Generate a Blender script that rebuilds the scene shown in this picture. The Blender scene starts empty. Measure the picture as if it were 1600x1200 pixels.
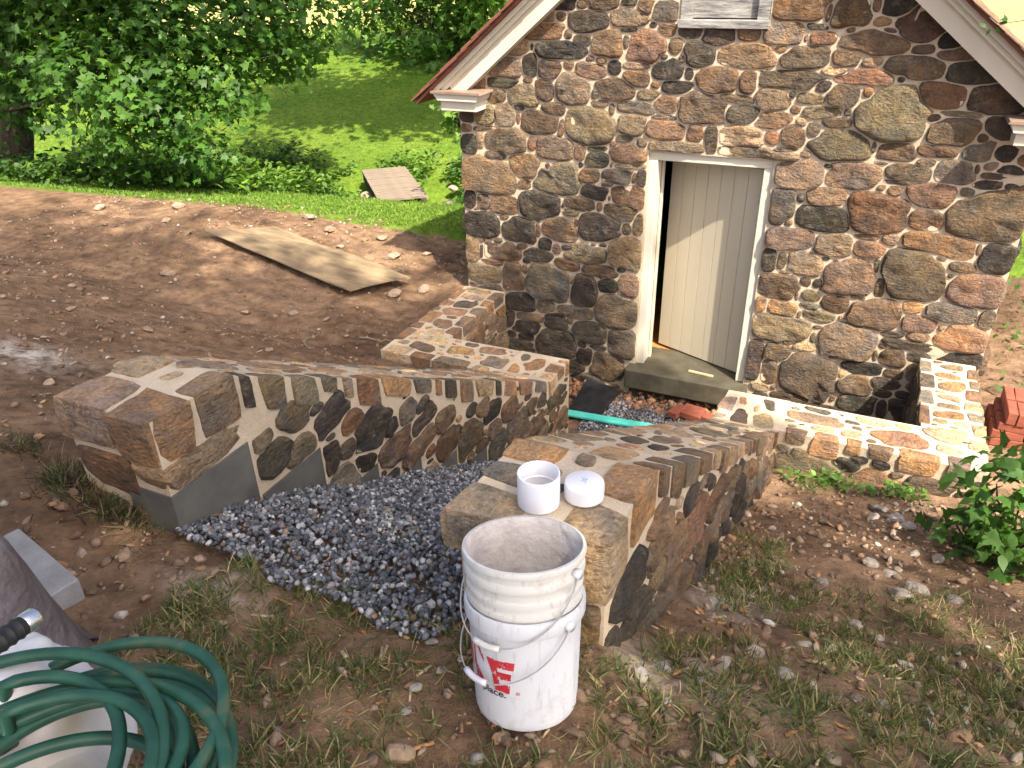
import bpy, math, random
import numpy as np
from mathutils import Vector, Matrix

# ---------------------------------------------------------------- camera, sky, sun, exposure
scene = bpy.context.scene
COL = scene.collection
R_ = math.radians
CAM = Vector((1.254, -6.6, 3.564))
cd = bpy.data.cameras.new("camera"); cam = bpy.data.objects.new("camera", cd); COL.objects.link(cam)
pitch, yaw, roll = R_(29.232), R_(25.385), R_(-1.3655)
cf = Vector((-math.sin(yaw)*math.cos(pitch), math.cos(yaw)*math.cos(pitch), -math.sin(pitch)))
cr = Vector((math.cos(yaw), math.sin(yaw), 0)); cu = cr.cross(cf)
cr2 = cr*math.cos(roll)+cu*math.sin(roll); cu2 = -cr*math.sin(roll)+cu*math.cos(roll)
cam.matrix_world = Matrix(((cr2.x, cu2.x, -cf.x, CAM.x), (cr2.y, cu2.y, -cf.y, CAM.y), (cr2.z, cu2.z, -cf.z, CAM.z), (0, 0, 0, 1)))
cd.sensor_width = 36; cd.lens = 36*1200.37/1600; cd.clip_start = .05; cd.clip_end = 2000
scene.camera = cam

SUN = Vector((.383, -.308, .616)).normalized()
world = bpy.data.worlds.new("World"); scene.world = world; world.use_nodes = True
wn = world.node_tree; wn.nodes.clear()
sky = wn.nodes.new("ShaderNodeTexSky"); sky.sky_type = 'NISHITA'; sky.sun_disc = False
sky.air_density = .6; sky.dust_density = 5.; sky.ozone_density = .3
sky.sun_elevation = math.asin(SUN.z); sky.sun_rotation = math.atan2(SUN.x, SUN.y)
bg = wn.nodes.new("ShaderNodeBackground"); bg.inputs[1].default_value = .15
wo = wn.nodes.new("ShaderNodeOutputWorld")
wn.links.new(sky.outputs[0], bg.inputs[0]); wn.links.new(bg.outputs[0], wo.inputs[0])
sl = bpy.data.lights.new("sun", 'SUN'); sl.energy = 4.1; sl.angle = R_(.55); sl.color = (1, .91, .77)
so = bpy.data.objects.new("sun", sl); COL.objects.link(so)
so.rotation_euler = (-SUN).to_track_quat('-Z', 'Y').to_euler(); so.location = SUN*40
scene.view_settings.view_transform = 'Standard'; scene.view_settings.look = 'None'
scene.view_settings.exposure = 1.28; scene.view_settings.gamma = 1

# ---------------------------------------------------------------- helpers
rng = np.random.default_rng(7); random.seed(7)
def mesh(name, verts, faces, smooth=False, col=None, sharp=None, mat=None):
    """verts Nx3, faces = list of index lists or an MxK array; col Nx4 point colours"""
    verts = np.asarray(verts, np.float32).reshape(-1, 3)
    me = bpy.data.meshes.new(name)
    if isinstance(faces, np.ndarray):
        m, k = faces.shape
        me.vertices.add(len(verts)); me.vertices.foreach_set("co", verts.ravel())
        me.loops.add(m*k); me.loops.foreach_set("vertex_index", faces.astype(np.int32).ravel())
        me.polygons.add(m); me.polygons.foreach_set("loop_start", np.arange(0, m*k, k, dtype=np.int32))
        me.update(calc_edges=True)
    else:
        me.from_pydata(verts.tolist(), [], faces); me.update()
    if smooth:
        me.polygons.foreach_set("use_smooth", np.ones(len(me.polygons), bool))
        if sharp: me.set_sharp_from_angle(angle=R_(sharp))
    if col is not None:
        a = me.color_attributes.new("Col", 'FLOAT_COLOR', 'POINT')
        a.data.foreach_set("color", np.asarray(col, np.float32).ravel())
    if mat: me.materials.append(mat)
    return me
def obj(name, me, parent=None, mat=None):
    o = bpy.data.objects.new(name, me); COL.objects.link(o)
    if parent: o.parent = parent
    if mat and not me.materials: me.materials.append(mat)
    return o
def tag(o, label=None, cat=None, group=None, kind=None):
    if label: o["label"] = label
    if cat: o["category"] = cat
    if group: o["group"] = group
    if kind: o["kind"] = kind
    return o
def thing(name, label, cat, loc=(0, 0, 0), group=None):
    o = bpy.data.objects.new(name, None); COL.objects.link(o); o.location = loc; o.empty_display_size = .05
    return tag(o, label, cat, group)
class MB:
    """collects boxes, prisms and tubes into one mesh"""
    def __init__(s): s.v = []; s.f = []
    def add(s, v, f):
        n = len(s.v); s.v += [tuple(p) for p in v]; s.f += [[i+n for i in q] for q in f]; return s
    def box(s, lo, hi, M=None):
        v = [Vector((x, y, z)) for z in (lo[2], hi[2]) for y in (lo[1], hi[1]) for x in (lo[0], hi[0])]
        if M: v = [M @ p for p in v]
        return s.add(v, [[0, 2, 3, 1], [4, 5, 7, 6], [0, 1, 5, 4], [2, 6, 7, 3], [0, 4, 6, 2], [1, 3, 7, 5]])
    def prism(s, poly, a, b, axis='y'):
        """poly of (x,z) extruded in y from a to b"""
        n = len(poly)
        if axis == 'y': v = [(p[0], a, p[1]) for p in poly]+[(p[0], b, p[1]) for p in poly]
        elif axis == 'x': v = [(a, p[0], p[1]) for p in poly]+[(b, p[0], p[1]) for p in poly]
        else: v = [(p[0], p[1], a) for p in poly]+[(p[0], p[1], b) for p in poly]
        return s.add(v, [list(range(n))[::-1], list(range(n, 2*n))]+[[i, (i+1) % n, n+(i+1) % n, n+i] for i in range(n)])
    def tube(s, pts, rad, seg=10, cap=True):
        pts = [Vector(p) for p in pts]; n = len(pts); rad = rad if hasattr(rad, '__len__') else [rad]*n
        t0 = (pts[1]-pts[0]).normalized(); up = Vector((0, 0, 1)) if abs(t0.z) < .9 else Vector((1, 0, 0))
        nrm = t0.cross(up).normalized(); v = []
        for i, p in enumerate(pts):
            t = (pts[min(i+1, n-1)]-pts[max(i-1, 0)]).normalized()
            nrm = (nrm-t*nrm.dot(t)).normalized(); b = t.cross(nrm)
            for k in range(seg):
                a = 2*math.pi*k/seg; v.append(p+(nrm*math.cos(a)+b*math.sin(a))*rad[i])
        f = [[i*seg+k, i*seg+(k+1) % seg, (i+1)*seg+(k+1) % seg, (i+1)*seg+k] for i in range(n-1) for k in range(seg)]
        if cap: f += [list(range(seg))[::-1], list(range((n-1)*seg, n*seg))]
        return s.add(v, f)
    def lathe(s, prof, seg=40, c=(0, 0, 0)):
        v = [(c[0]+r*math.cos(2*math.pi*k/seg), c[1]+r*math.sin(2*math.pi*k/seg), c[2]+z) for r, z in prof for k in range(seg)]
        f = [[i*seg+k, i*seg+(k+1) % seg, (i+1)*seg+(k+1) % seg, (i+1)*seg+k] for i in range(len(prof)-1) for k in range(seg)]
        return s.add(v, f)
    def build(s, name, mat, parent=None, smooth=False, sharp=None, bevel=0):
        me = mesh(name, s.v, s.f, smooth, None, sharp, mat)
        o = obj(name, me, parent)
        if bevel:
            m = o.modifiers.new("bevel", 'BEVEL'); m.width = bevel; m.segments = 2; m.limit_method = 'ANGLE'; m.angle_limit = R_(40)
        return o
def hsh(ix, iy, iz, seed):
    h = (ix*374761393+iy*668265263+iz*2147483647+seed*974711) & 0xffffffff
    h = ((h ^ (h >> 13))*1274126177) & 0xffffffff
    return ((h ^ (h >> 16)) & 0xffff)/65535.
def vn(x, y, z=0., seed=0):
    """value noise -1..1"""
    x, y, z = np.broadcast_arrays(np.asarray(x, float), np.asarray(y, float), np.asarray(z, float))
    ix, iy, iz = (np.floor(a).astype(np.int64) for a in (x, y, z)); fx, fy, fz = x-ix, y-iy, z-iz
    fx, fy, fz = (t*t*(3-2*t) for t in (fx, fy, fz)); r = 0
    for dx in (0, 1):
        for dy in (0, 1):
            for dz in (0, 1):
                r = r+hsh(ix+dx, iy+dy, iz+dz, seed)*(fx if dx else 1-fx)*(fy if dy else 1-fy)*(fz if dz else 1-fz)
    return r*2-1
def fbm(x, y, z=0., seed=0, o=4, g=.5):
    r = 0; a = 1; f = 1; n = 0
    for i in range(o):
        r = r+a*vn(np.asarray(x)*f, np.asarray(y)*f, np.asarray(z)*f, seed+i*17); n += a; a *= g; f *= 2.03
    return r/n

# ---------------------------------------------------------------- materials
class NT:
    def __init__(s, name):
        s.m = bpy.data.materials.new(name); s.m.use_nodes = True; s.t = s.m.node_tree; s.t.nodes.clear()
        s.out = s.n("OutputMaterial"); s.b = s.n("BsdfPrincipled"); s.l(s.b.outputs[0], s.out.inputs[0])
    def n(s, ty, **k):
        nd = s.t.nodes.new("ShaderNode"+ty)
        for a, v in k.items(): setattr(nd, a, v)
        return nd
    def l(s, a, b): s.t.links.new(a, b)
    def setin(s, sock, v):
        if isinstance(v, bpy.types.NodeSocket): s.l(v, sock)
        else: sock.default_value = v
    def pos(s): return s.n("NewGeometry").outputs["Position"]
    def objc(s): return s.n("TexCoord").outputs["Object"]
    def scale(s, vec, sc):
        m = s.n("Mapping"); s.l(vec, m.inputs[0]); m.inputs["Scale"].default_value = sc; return m.outputs[0]
    def noise(s, vec, sc, det=4, rough=.55, w=None, dist=0):
        nd = s.n("TexNoise"); s.setin(nd.inputs["Scale"], sc); nd.inputs["Detail"].default_value = det
        nd.inputs["Roughness"].default_value = rough; nd.inputs["Distortion"].default_value = dist
        if w is not None: nd.noise_dimensions = '4D'; s.setin(nd.inputs["W"], w)
        s.l(vec, nd.inputs["Vector"]); return nd.outputs[0]
    def ramp(s, fac, pts, interp='LINEAR'):
        r = s.n("ValToRGB"); e = r.color_ramp.elements; r.color_ramp.interpolation = interp
        while len(e) < len(pts): e.new(.5)
        for el, (p, c) in zip(e, pts):
            el.position = p; el.color = (*c, 1) if hasattr(c, '__len__') else (c, c, c, 1)
        s.l(fac, r.inputs[0]); return r.outputs[0]
    def mix(s, f, a, b, mode='MIX'):
        m = s.n("Mix", data_type='RGBA', blend_type=mode); s.setin(m.inputs[0], f)
        for q, v in ((6, a), (7, b)):
            if isinstance(v, tuple): v = (*v, 1) if len(v) == 3 else v
            s.setin(m.inputs[q], v)
        return m.outputs[2]
    def math(s, op, a, b=0., c=0.):
        m = s.n("Math", operation=op)
        for i, v in enumerate((a, b, c)): s.setin(m.inputs[i], v)
        return m.outputs[0]
    def bump(s, h, strength=.5, dist=.01, nrm=None):
        b = s.n("Bump"); s.l(h, b.inputs["Height"]); b.inputs["Strength"].default_value = strength; b.inputs["Distance"].default_value = dist
        if nrm is not None: s.l(nrm, b.inputs["Normal"])
        return b.outputs[0]
    def attr(s, name="Col"): return s.n("Attribute", attribute_name=name)
    def fin(s, col, rough=.8, nrm=None, spec=.3):
        s.setin(s.b.inputs["Base Color"], (*col, 1) if isinstance(col, tuple) else col); s.setin(s.b.inputs["Roughness"], rough)
        s.b.inputs["Specular IOR Level"].default_value = spec
        if nrm is not None: s.l(nrm, s.b.inputs["Normal"])
        return s.m

def m_stone():
    t = NT("field stone"); a = t.attr(); P = t.pos(); w = t.math('MULTIPLY', a.outputs["Alpha"], 40.)
    big = t.noise(P, 7, 5, .6, w); fine = t.noise(P, 70, 5, .65, w)
    st = t.noise(t.scale(P, (10, 10, 24)), 1, 6, .62, w, 1.5)
    c = t.mix(t.ramp(big, [(.36, 0.), (.64, 1.)]), t.mix(1., a.outputs[0], (.8, .8, .82), 'MULTIPLY'), t.mix(1., a.outputs[0], (1.5, 1.2, .85), 'MULTIPLY'))
    c = t.mix(t.ramp(t.noise(P, 10, 5, .65, t.math('ADD', w, 9.)), [(.50, 0.), (.66, .85)]), c, t.mix(1., c, (.5, .49, .5), 'MULTIPLY'))
    c = t.mix(t.ramp(t.noise(P, 15, 6, .7, t.math('ADD', w, 21.)), [(.54, 0.), (.72, .6)]), c, (.30, .255, .195))
    crk = t.noise(P, 24, 6, .7, t.math('ADD', w, 33.), 1.2)
    c = t.mix(1., c, t.ramp(fine, [(.25, .55), (.75, 1.5)]), 'MULTIPLY')
    c = t.mix(1., c, t.ramp(crk, [(.33, .55), (.45, 1.)]), 'MULTIPLY')  # crevices darkened in the colour as if shaded by the relief
    h = t.math('ADD', t.math('MULTIPLY', st, 1.1), t.math('ADD', t.math('MULTIPLY', fine, .4), t.math('ADD', big, t.math('MULTIPLY', crk, .9))))
    return t.fin(c, t.ramp(big, [(.3, .55), (.7, .85)]), t.bump(h, .85, .05), .4)
def m_mortar():
    t = NT("mortar"); P = t.pos()
    c = t.ramp(t.noise(P, 5, 5, .6), [(.3, (.52, .42, .295)), (.7, (.65, .54, .40))])
    c = t.mix(1., c, t.ramp(t.noise(P, 180, 3), [(.3, .82), (.7, 1.1)]), 'MULTIPLY')
    return t.fin(c, .92, t.bump(t.math('ADD', t.noise(P, 220, 3), t.math('MULTIPLY', t.noise(P, 22, 3), 2.)), .4, .012), .15)
def m_plain(name, c1, c2, sc=6, rough=.7, bump=.2, bs=60, dist=.004, spec=.3, stretch=None, det=5):
    t = NT(name); P = t.objc()
    Q = t.scale(P, stretch) if stretch else P
    c = t.ramp(t.noise(Q, sc, det, .6), [(.32, c1), (.68, c2)])
    return t.fin(c, rough, t.bump(t.noise(Q, bs, 4), bump, dist), spec)
def m_leaf(name, trans=.45, rough=.5):
    t = NT(name); a = t.attr(); P = t.pos()
    c = t.mix(1., a.outputs[0], t.ramp(t.noise(P, 25, 2), [(.3, .8), (.7, 1.2)]), 'MULTIPLY')
    t.fin(c, rough, None, .35)
    tr = t.n("BsdfTranslucent"); t.l(t.mix(1., c, (1.5, 1.5, .6), 'MULTIPLY'), tr.inputs[0])
    m = t.n("MixShader"); m.inputs[0].default_value = trans
    t.l(t.b.outputs[0], m.inputs[1]); t.l(tr.outputs[0], m.inputs[2]); t.l(m.outputs[0], t.out.inputs[0])
    return t.m
def m_attr(name, rough=.8, bs=90, bump=.4, dist=.006, spec=.3, var=(.7, 1.25)):
    t = NT(name); a = t.attr(); P = t.pos()
    c = t.mix(1., a.outputs[0], t.ramp(t.noise(P, bs*.6, 4), [(.3, var[0]), (.7, var[1])]), 'MULTIPLY')
    return t.fin(c, rough, t.bump(t.noise(P, bs, 4), bump, dist), spec)
def m_ground():
    t = NT("ground"); a = t.attr("Col"); P = t.pos(); s = t.n("SeparateColor"); t.l(a.outputs[0], s.inputs[0])
    n1 = t.noise(P, 1.1, 6, .62); n2 = t.noise(P, 9, 6, .65); n3 = t.noise(P, 70, 5, .65)
    d = t.ramp(n1, [(.30, (.115, .070, .043)), (.50, (.235, .147, .088)), (.62, (.29, .186, .113)), (.78, (.38, .21, .105))])
    d = t.mix(1., d, t.ramp(n2, [(.28, .45), (.72, 1.45)]), 'MULTIPLY')
    d = t.mix(t.ramp(n3, [(.60, 0.), (.75, .5)]), d, (.36, .28, .20))
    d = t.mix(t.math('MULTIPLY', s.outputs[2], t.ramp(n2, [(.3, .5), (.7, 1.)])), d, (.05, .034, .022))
    d = t.mix(t.math('MULTIPLY', a.outputs["Alpha"], t.ramp(n2, [(.38, 0.), (.6, 1.)])), d, (.60, .55, .47))
    g = t.ramp(t.noise(P, .8, 5, .6), [(.3, (.085, .165, .016)), (.7, (.17, .25, .032))])
    g = t.mix(1., g, t.ramp(n2, [(.3, .6), (.7, 1.3)]), 'MULTIPLY')
    f = t.ramp(t.noise(P, .06, 4, .6), [(.3, (.40, .36, .12)), (.7, (.52, .46, .17))])
    c = t.mix(t.ramp(t.math('ADD', s.outputs[0], t.math('MULTIPLY', t.math('SUBTRACT', n2, .5), .8)), [(.42, 0.), (.6, 1.)]), d, g)
    c = t.mix(s.outputs[1], c, f)
    h = t.math('ADD', t.math('MULTIPLY', n2, 1.2), t.math('MULTIPLY', n3, .5))
    return t.fin(c, .95, t.bump(h, .9, .035), .12)

M = dict(
    stone=m_stone(), mortar=m_mortar(), ground=m_ground(),
    paint=m_plain("cream painted wood", (.60, .555, .44), (.68, .63, .51), 3, .5, .12, 30, .003, .3, (1, 1, .2)),
    door=m_plain("cream painted door", (.52, .46, .34), (.58, .52, .39), 2.5, .45, .1, 24, .003, .3, (1, 1, .15)),
    trim=m_plain("beige brown trim", (.22, .15, .11), (.32, .23, .17), 6, .6),
    old_wood=m_plain("weathered grey wood", (.13, .125, .12), (.46, .44, .41), 5, .85, .8, 26, .01, .2, (1.2, 1.2, 9)),
    slab=m_plain("dark damp concrete", (.060, .054, .036), (.105, .094, .066), 7, .55, .4, 60, .006),
    block=m_plain("dark parged block", (.075, .073, .066), (.135, .13, .115), 6, .85, .5, 80, .006),
    cmu=m_plain("grey concrete", (.30, .29, .28), (.42, .41, .40), 9, .9, .8, 90, .006),
    floor_in=m_plain("orange floor boards", (.45, .17, .05), (.62, .27, .08), 5, .6),
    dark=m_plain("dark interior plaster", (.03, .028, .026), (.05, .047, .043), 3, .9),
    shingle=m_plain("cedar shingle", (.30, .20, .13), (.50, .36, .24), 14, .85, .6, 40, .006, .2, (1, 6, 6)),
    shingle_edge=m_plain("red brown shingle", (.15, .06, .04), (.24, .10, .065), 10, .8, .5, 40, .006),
    brick=m_plain("red brick", (.22, .065, .04), (.33, .105, .062), 12, .85, .6, 90, .005),
    ply=m_plain("muddy plywood", (.13, .095, .06), (.36, .265, .155), 2.4, .8, .4, 40, .004, .2, (1, 3, 1)),
    plank=m_plain("weathered plank", (.17, .13, .095), (.31, .25, .19), 6, .9, .6, 30, .006, .2, (1, 8, 1)),
    pine=m_plain("fresh pine", (.66, .49, .26), (.76, .58, .34), 6, .6),
    teal=m_plain("turquoise paint", (.06, .52, .44), (.12, .63, .54), 9, .5, .3, 60, .003),
    fabric=m_plain("black ground cloth", (.010, .010, .011), (.024, .024, .026), 9, .7, .6, 30, .01),
    pvc=m_plain("white plastic pipe", (.74, .74, .78), (.80, .80, .84), 4, .35, .03, 20, .002, .5),
    wire=m_plain("dull wire", (.30, .29, .28), (.48, .46, .44), 30, .4, .1, 60, .002, .6),
    red=m_plain("faded red print", (.52, .02, .03), (.62, .06, .07), 40, .5), black=m_plain("black print", (.02, .02, .02), (.06, .06, .06), 40, .5),
    bark=m_plain("bark", (.035, .026, .02), (.11, .085, .062), 5, .95, 1., 14, .04, .2, (3, 3, .6)),
    leaf=m_leaf("maple leaf", .42), weed=m_leaf("weed leaf", .35), grass=m_leaf("grass blade", .3, .6),
    gravel=m_attr("gravel", .75, 70, .5, .006), pebble=m_attr("loose stone", .9, 60, .7, .012),
)

# ---------------------------------------------------------------- terrain
def ip(x,a): 
    return np.interp(x,[p[0] for p in a],[p[1] for p in a])
def sst(a,b,x):
    t=np.clip((x-a)/(b-a),0,1);return t*t*(3-2*t)
def G(x,y):
    x=np.asarray(x,float);y=np.asarray(y,float)
    t=y+.157*np.clip(-x-3,-6,40)
    left=.50+.39*np.maximum(0,-y-1.75)-.33*np.maximum(0,-y-5.15)+.11*np.clip(-x-2.7,0,3)+.03*np.clip(-x-5.7,0,5)
    right=ip(y,[(-7,2.0),(-5.1,1.78),(-4.7,1.5),(-3.9,1.05),(-3.4,.86),(-2.35,.45),(-1.7,.26),(0,.34),(3,.4)])+.07*np.clip(x-1,0,3)
    pas=ip(y,[(-7,1.98),(-5.25,1.76),(-5.1,1.70),(-4.88,1.64),(-4.48,1.45),(-4.1,1.22),(-3.55,.94),(-2.82,.52),(-1.1,-.36),(-.3,-.34),(0,-.33)])
    wl=1-sst(-1.2,-.9,x); wr=sst(.6,.8,x)
    z=left*wl+right*wr+pas*(1-wl-wr)
    z=z+.03*np.exp(-(((x-.68)**2+(y+5.34)**2)/.06))   # packed earth under the bucket
    # areaway floor between the low walls and the house
    aw=sst(-1.55,-1.3,y)*sst(-2.25,-2.0,x)*(1-sst(2.0,2.25,x))*(1-sst(.3,.5,y))
    z=z*(1-aw)+(-.36)*aw
    # beyond the dirt: down to the creek, up the lawn bank, field behind
    far=ip(t,[(-20,.62),(1.4,.62),(3,.45),(4.6,-.1),(5.4,-.9),(6.8,-1.0),(7.5,-.45),(9,-.25),(13,.12),(18,.5),(21,.42),(30,-.6),(60,-1.0),(400,2.0)])
    far=far+1.0*np.exp(-(((x+12.5)/6.5)**2+((y-17)/6)**2))
    k=sst(.6,2.6,t)
    return z*(1-k)+far*k
# gable stones measured on the wall: x, z, half width, half height in cm, colour key; dark keys low left and under the rake include shade
GABLE = """-133,319,11,4d -116,319,5,3b -98,320,12,5b -75,321,7,3d -63,317,7,6r -46,314,11,6g -75,310,16,7v -109,306,17,8d -135,310,5,4b -146,309,8,5t -150,300,18,7r -75,301,8,2d -128,297,4,4b -115,292,8,5d -175,285,11,6t -134,284,22,7d -161,286,2,3d -93,291,13,11b -59,289,16,13b -44,301,7,5b -25,300,9,4d -36,290,6,6b
-17,284,13,8d -77,292,3,6p -108,278,4,3b -98,277,5,3b -45,281,4,3d -30,280,3,4p -188,268,16,9p -163,272,7,10d -145,269,11,8b -127,273,5,4b -107,269,13,7b -86,272,6,6d -68,264,11,7r -68,274,11,3g -41,272,12,8d -24,269,3,5d -190,256,16,5d -165,259,5,3b -212,256,6,5r -196,245,9,7o -169,247,15,10v -150,251,10,9b
-123,254,16,13p -85,255,18,9b -50,260,4,3b -34,259,11,5d -56,252,10,4v -102,250,4,6g -98,243,8,4v -209,243,3,4b -174,236,6,3d -141,236,11,6v -209,228,11,9t -226,226,6,7d -188,229,9,11p -175,227,2,6r -153,224,18,10b -133,220,3,8b -105,224,22,16v -87,238,3,6p -64,241,17,5g -40,245,10,7b -11,243,18,11p -41,235,10,2p
-69,228,12,8b -40,224,15,7r -14,223,6,8r -228,215,5,4r -208,216,12,2b -215,205,4,7t -225,200,7,9d -188,206,19,12p -161,205,5,6r -139,203,18,11p -198,191,11,4p -115,201,6,7b -99,205,9,2d -99,195,11,7d -76,215,7,3g -84,210,4,3b -69,203,16,8b -58,212,5,4v -31,211,25,5t -146,185,4,5b -169,184,18,11o -205,172,27,18b
-138,176,23,15g -170,167,7,5b -114,189,3,3d -106,181,10,7b -80,182,14,7g -64,182,2,5b -57,182,4,8d -68,192,14,2t -85,192,2,3g -90,174,8,2b -100,166,13,7d -68,165,16,10r -154,148,21,14d -115,154,14,7v -191,145,15,9b -214,147,7,8p -227,148,6,9d -95,153,3,5b -75,150,15,8v -123,145,9,4b -86,162,2,3p -131,150,2,3b
-216,122,19,13d -191,133,6,4b -176,123,18,12d -134,129,17,12b -93,135,22,12d -117,136,3,4b -69,135,5,6b -58,140,4,10b -156,124,3,7b -228,96,7,14v -218,96,2,7d -217,107,4,2b -199,108,5,4d -195,98,21,9b -205,85,12,3b -148,111,7,7d -157,98,15,7d -137,108,5,5b -126,110,7,3d -107,106,20,9v -90,117,4,1d -69,112,15,16b
-126,93,13,6r -91,92,18,6b -72,95,6,3d -216,72,20,11v -183,72,12,16b -171,82,4,6b -168,92,5,4d -145,73,23,20g -107,69,15,16d -85,77,11,7d -64,81,8,13b -121,78,3,5t -175,47,15,11d -148,46,10,7v -116,44,19,7v -76,52,20,18v -187,26,5,9d -165,31,15,5v -169,19,16,8d -136,30,13,11d -122,35,4,5b -101,25,18,13d
-186,8,5,4d -170,8,9,5d -176,-4,15,8d -135,7,23,17d -109,11,6,4d -91,11,9,3d -67,19,14,16d -106,-2,9,9d -79,-8,17,14b -114,-15,8,8d 55,316,20,7o 91,314,12,8r 75,315,2,6b 106,319,3,4t 120,318,8,6d 112,309,6,3o 135,306,13,9b 119,303,5,2r -2,297,12,7d 20,300,9,6b 45,300,14,8p 68,305,7,2d
74,297,10,4r 62,297,2,3b 108,295,22,7b 20,284,21,9t 45,289,6,3o 64,284,17,7v 92,285,10,6b 110,282,7,3t 142,291,7,3p 140,279,18,7b 2,266,13,10r 24,265,7,8b 53,267,24,6v 86,275,9,3t 109,271,18,5r 80,264,6,4d 95,258,11,8v 112,261,4,5o 132,271,3,3g 17,252,13,3v 44,254,12,9v 58,257,3,3g
73,255,10,3t 62,246,4,3t 23,241,13,6v 46,238,12,6b 82,245,13,4v 100,246,3,3g 68,237,4,5t 78,231,6,6v 94,238,10,4v 131,246,23,19v 159,261,15,8r 157,296,6,5d 164,288,11,4b 175,277,14,7d 195,258,15,9b 159,245,5,3b 177,249,12,2v 174,236,16,9b 201,243,8,7d 24,222,18,7t 0,219,5,12b 47,224,6,5o
64,227,9,8b 57,215,10,2g 75,213,5,3p 38,211,32,5p 99,222,22,11v 123,222,2,5p 140,219,13,7b 165,222,13,4b 193,223,9,7g 193,233,4,4b 209,223,6,4d 72,197,19,11p 93,205,4,2d 113,199,20,10v 131,211,6,2t 150,205,16,7v 161,213,7,3v 181,208,13,8g 145,197,11,2g 195,211,1,4b 210,207,10,2b 204,200,8,3d
218,212,8,3d 134,192,4,3b 144,190,6,5r 96,181,15,8b 171,189,18,9b 193,193,6,4v 220,200,4,2d 76,178,4,4d 63,170,11,15g 135,172,24,16r 97,163,22,11d 170,170,14,8r 208,177,28,16b 70,157,4,4p 73,144,20,9p 108,142,15,10v 132,152,10,2b 149,152,7,5p 134,142,12,7r 181,152,26,8r 224,146,11,11d 59,122,6,11d
70,123,4,7v 88,123,14,10p 104,130,4,2d 74,114,6,2v 125,115,19,17b 143,129,2,7v 149,111,4,9v 170,126,22,21b 187,141,5,3v 203,136,10,4b 211,151,1,5b 197,128,3,2v 219,118,19,13b 70,100,17,12b 91,108,5,4b 101,108,4,4d 98,96,8,4v 86,94,2,5v 134,100,8,2g 118,92,11,8r 58,82,5,8r 76,81,13,7o
98,86,8,3g 91,77,2,4b 107,78,13,6v 125,80,3,2o 150,87,20,14b 176,98,8,5o 204,97,18,8g 184,84,14,8b 231,96,7,8g 77,63,25,12v 108,68,5,2b 106,57,3,6v 132,59,24,17p 217,76,21,12o 166,72,9,3v 186,73,9,4b 201,83,4,4t 183,64,23,4d 224,60,13,6d 59,25,7,18d 78,38,11,8b 74,18,7,12b
101,49,11,4t 86,49,5,2b 125,42,5,2v 108,18,24,20v 149,36,16,6d 157,50,2,6b 170,51,9,8b 188,55,7,4d 145,19,15,10v 166,26,8,5d 173,36,7,4b 135,27,4,6t 131,2,3,3o 64,0,10,4t 96,-6,14,6b 151,1,15,8d 169,15,7,3d 185,16,5,3d 172,0,5,7d 183,2,7,10d 126,-11,17,4d 80,2,3,3b"""
TL = [(-5.13, 2.21), (-4.75, 2.2), (-1.62, .57), (-1.2, .57)]          # top of the left wing wall
TR = [(-5.05, 2.17), (-4.67, 2.16), (-1.68, .57), (-1.2, .57)]         # top of the right wing wall
def rwx(y, off): return .80+.0585*(y+4.95)+off                          # right wing wall faces
def axis_pts(a, b, st, lo, hi, g=1.16):
    m = list(np.arange(a, b+1e-6, st)); s = st; x = a; L = []
    while x > lo: s *= g; x -= s; L.append(x)
    s = st; x = m[-1]; Rr = []
    while x < hi: s *= g; x += s; Rr.append(x)
    return np.array(L[::-1]+m+Rr)
gx = axis_pts(-8.2, 5, .048, -700, 700); gy = axis_pts(-7.4, 3.2, .048, -60, 900)
X, Y = np.meshgrid(gx, gy)
tt = Y+.157*np.clip(-X-3, -6, 40)
dirt_edge = 1.25+.35*fbm(X*.7, Y*.7, 0, 3)
def rough(x, y):
    """fine relief of the trodden earth"""
    n = .03*fbm(x*1.3, y*1.3, 0, 5, 3)+.028*fbm(x*5, y*5, 0, 9, 3)
    rid = .022*np.maximum(0, .55-np.abs(fbm(x*3.1+4, y*6.5, 0, 21, 3))*2)
    clod = .03*np.maximum(0, fbm(x*13, y*13, 0, 31, 2)-.05)
    w = np.clip(sst(-8, -6, x)*(1-sst(2.2, 4, y))+.25, 0, 1)
    return (n+rid+clod)*w
def inpass(x, y): return (x > -.80) & (x < rwx(y, -.46)) & (y > -5.1) & (y < 0)
def GZ(x, y):
    x = np.asarray(x, float); y = np.asarray(y, float)
    return G(x, y)+rough(x, y)
Z = GZ(X, Y)
lawn = sst(-.25, .45, tt-dirt_edge)
field = sst(19.5, 22.5, tt+.9*np.clip(-X-15, 0, 9)+1.2*fbm(X*.25, Y*.25, 0, 8)-3.*np.exp(-((X+12)/7)**2))
def grass_zone(x, y):
    """0..1 how grassy the bare foreground is"""
    n = fbm(x*1.6, y*1.6, 0, 41, 4); n2 = fbm(x*5.5, y*5.5, 0, 43, 2)
    a = sst(-5.02, -5.3, y)*sst(-.62, -.2, x+.25*n2)*(1-.75*np.exp(-((x-.55)**2+(y+5.25)**2)/.12))
    b = .72*sst(.85, 1.05, x)*sst(-3.55, -4.7, y-.45*(x-1.0))
    c = np.exp(-((y+5.2+.0*x)/.10)**2)*sst(-.35, -.1, x)*(1-sst(.28, .42, x))*1.1
    d = np.exp(-((x-1.06)/.12)**2)*sst(-5, -4.4, y)*(1-sst(-3.3, -2.9, y))
    e = .9*np.exp(-((y+1.86)/.16)**2)*sst(1.05, 1.3, x)*(1-sst(1.75, 2.0, x))
    return np.clip(np.maximum.reduce([a, b, c, d*.8, e])+.95*n+.45*n2-.1, 0, 1)*(np.maximum.reduce([a, b, c, d, e]) > .08)
gz = grass_zone(X, Y)
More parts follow.
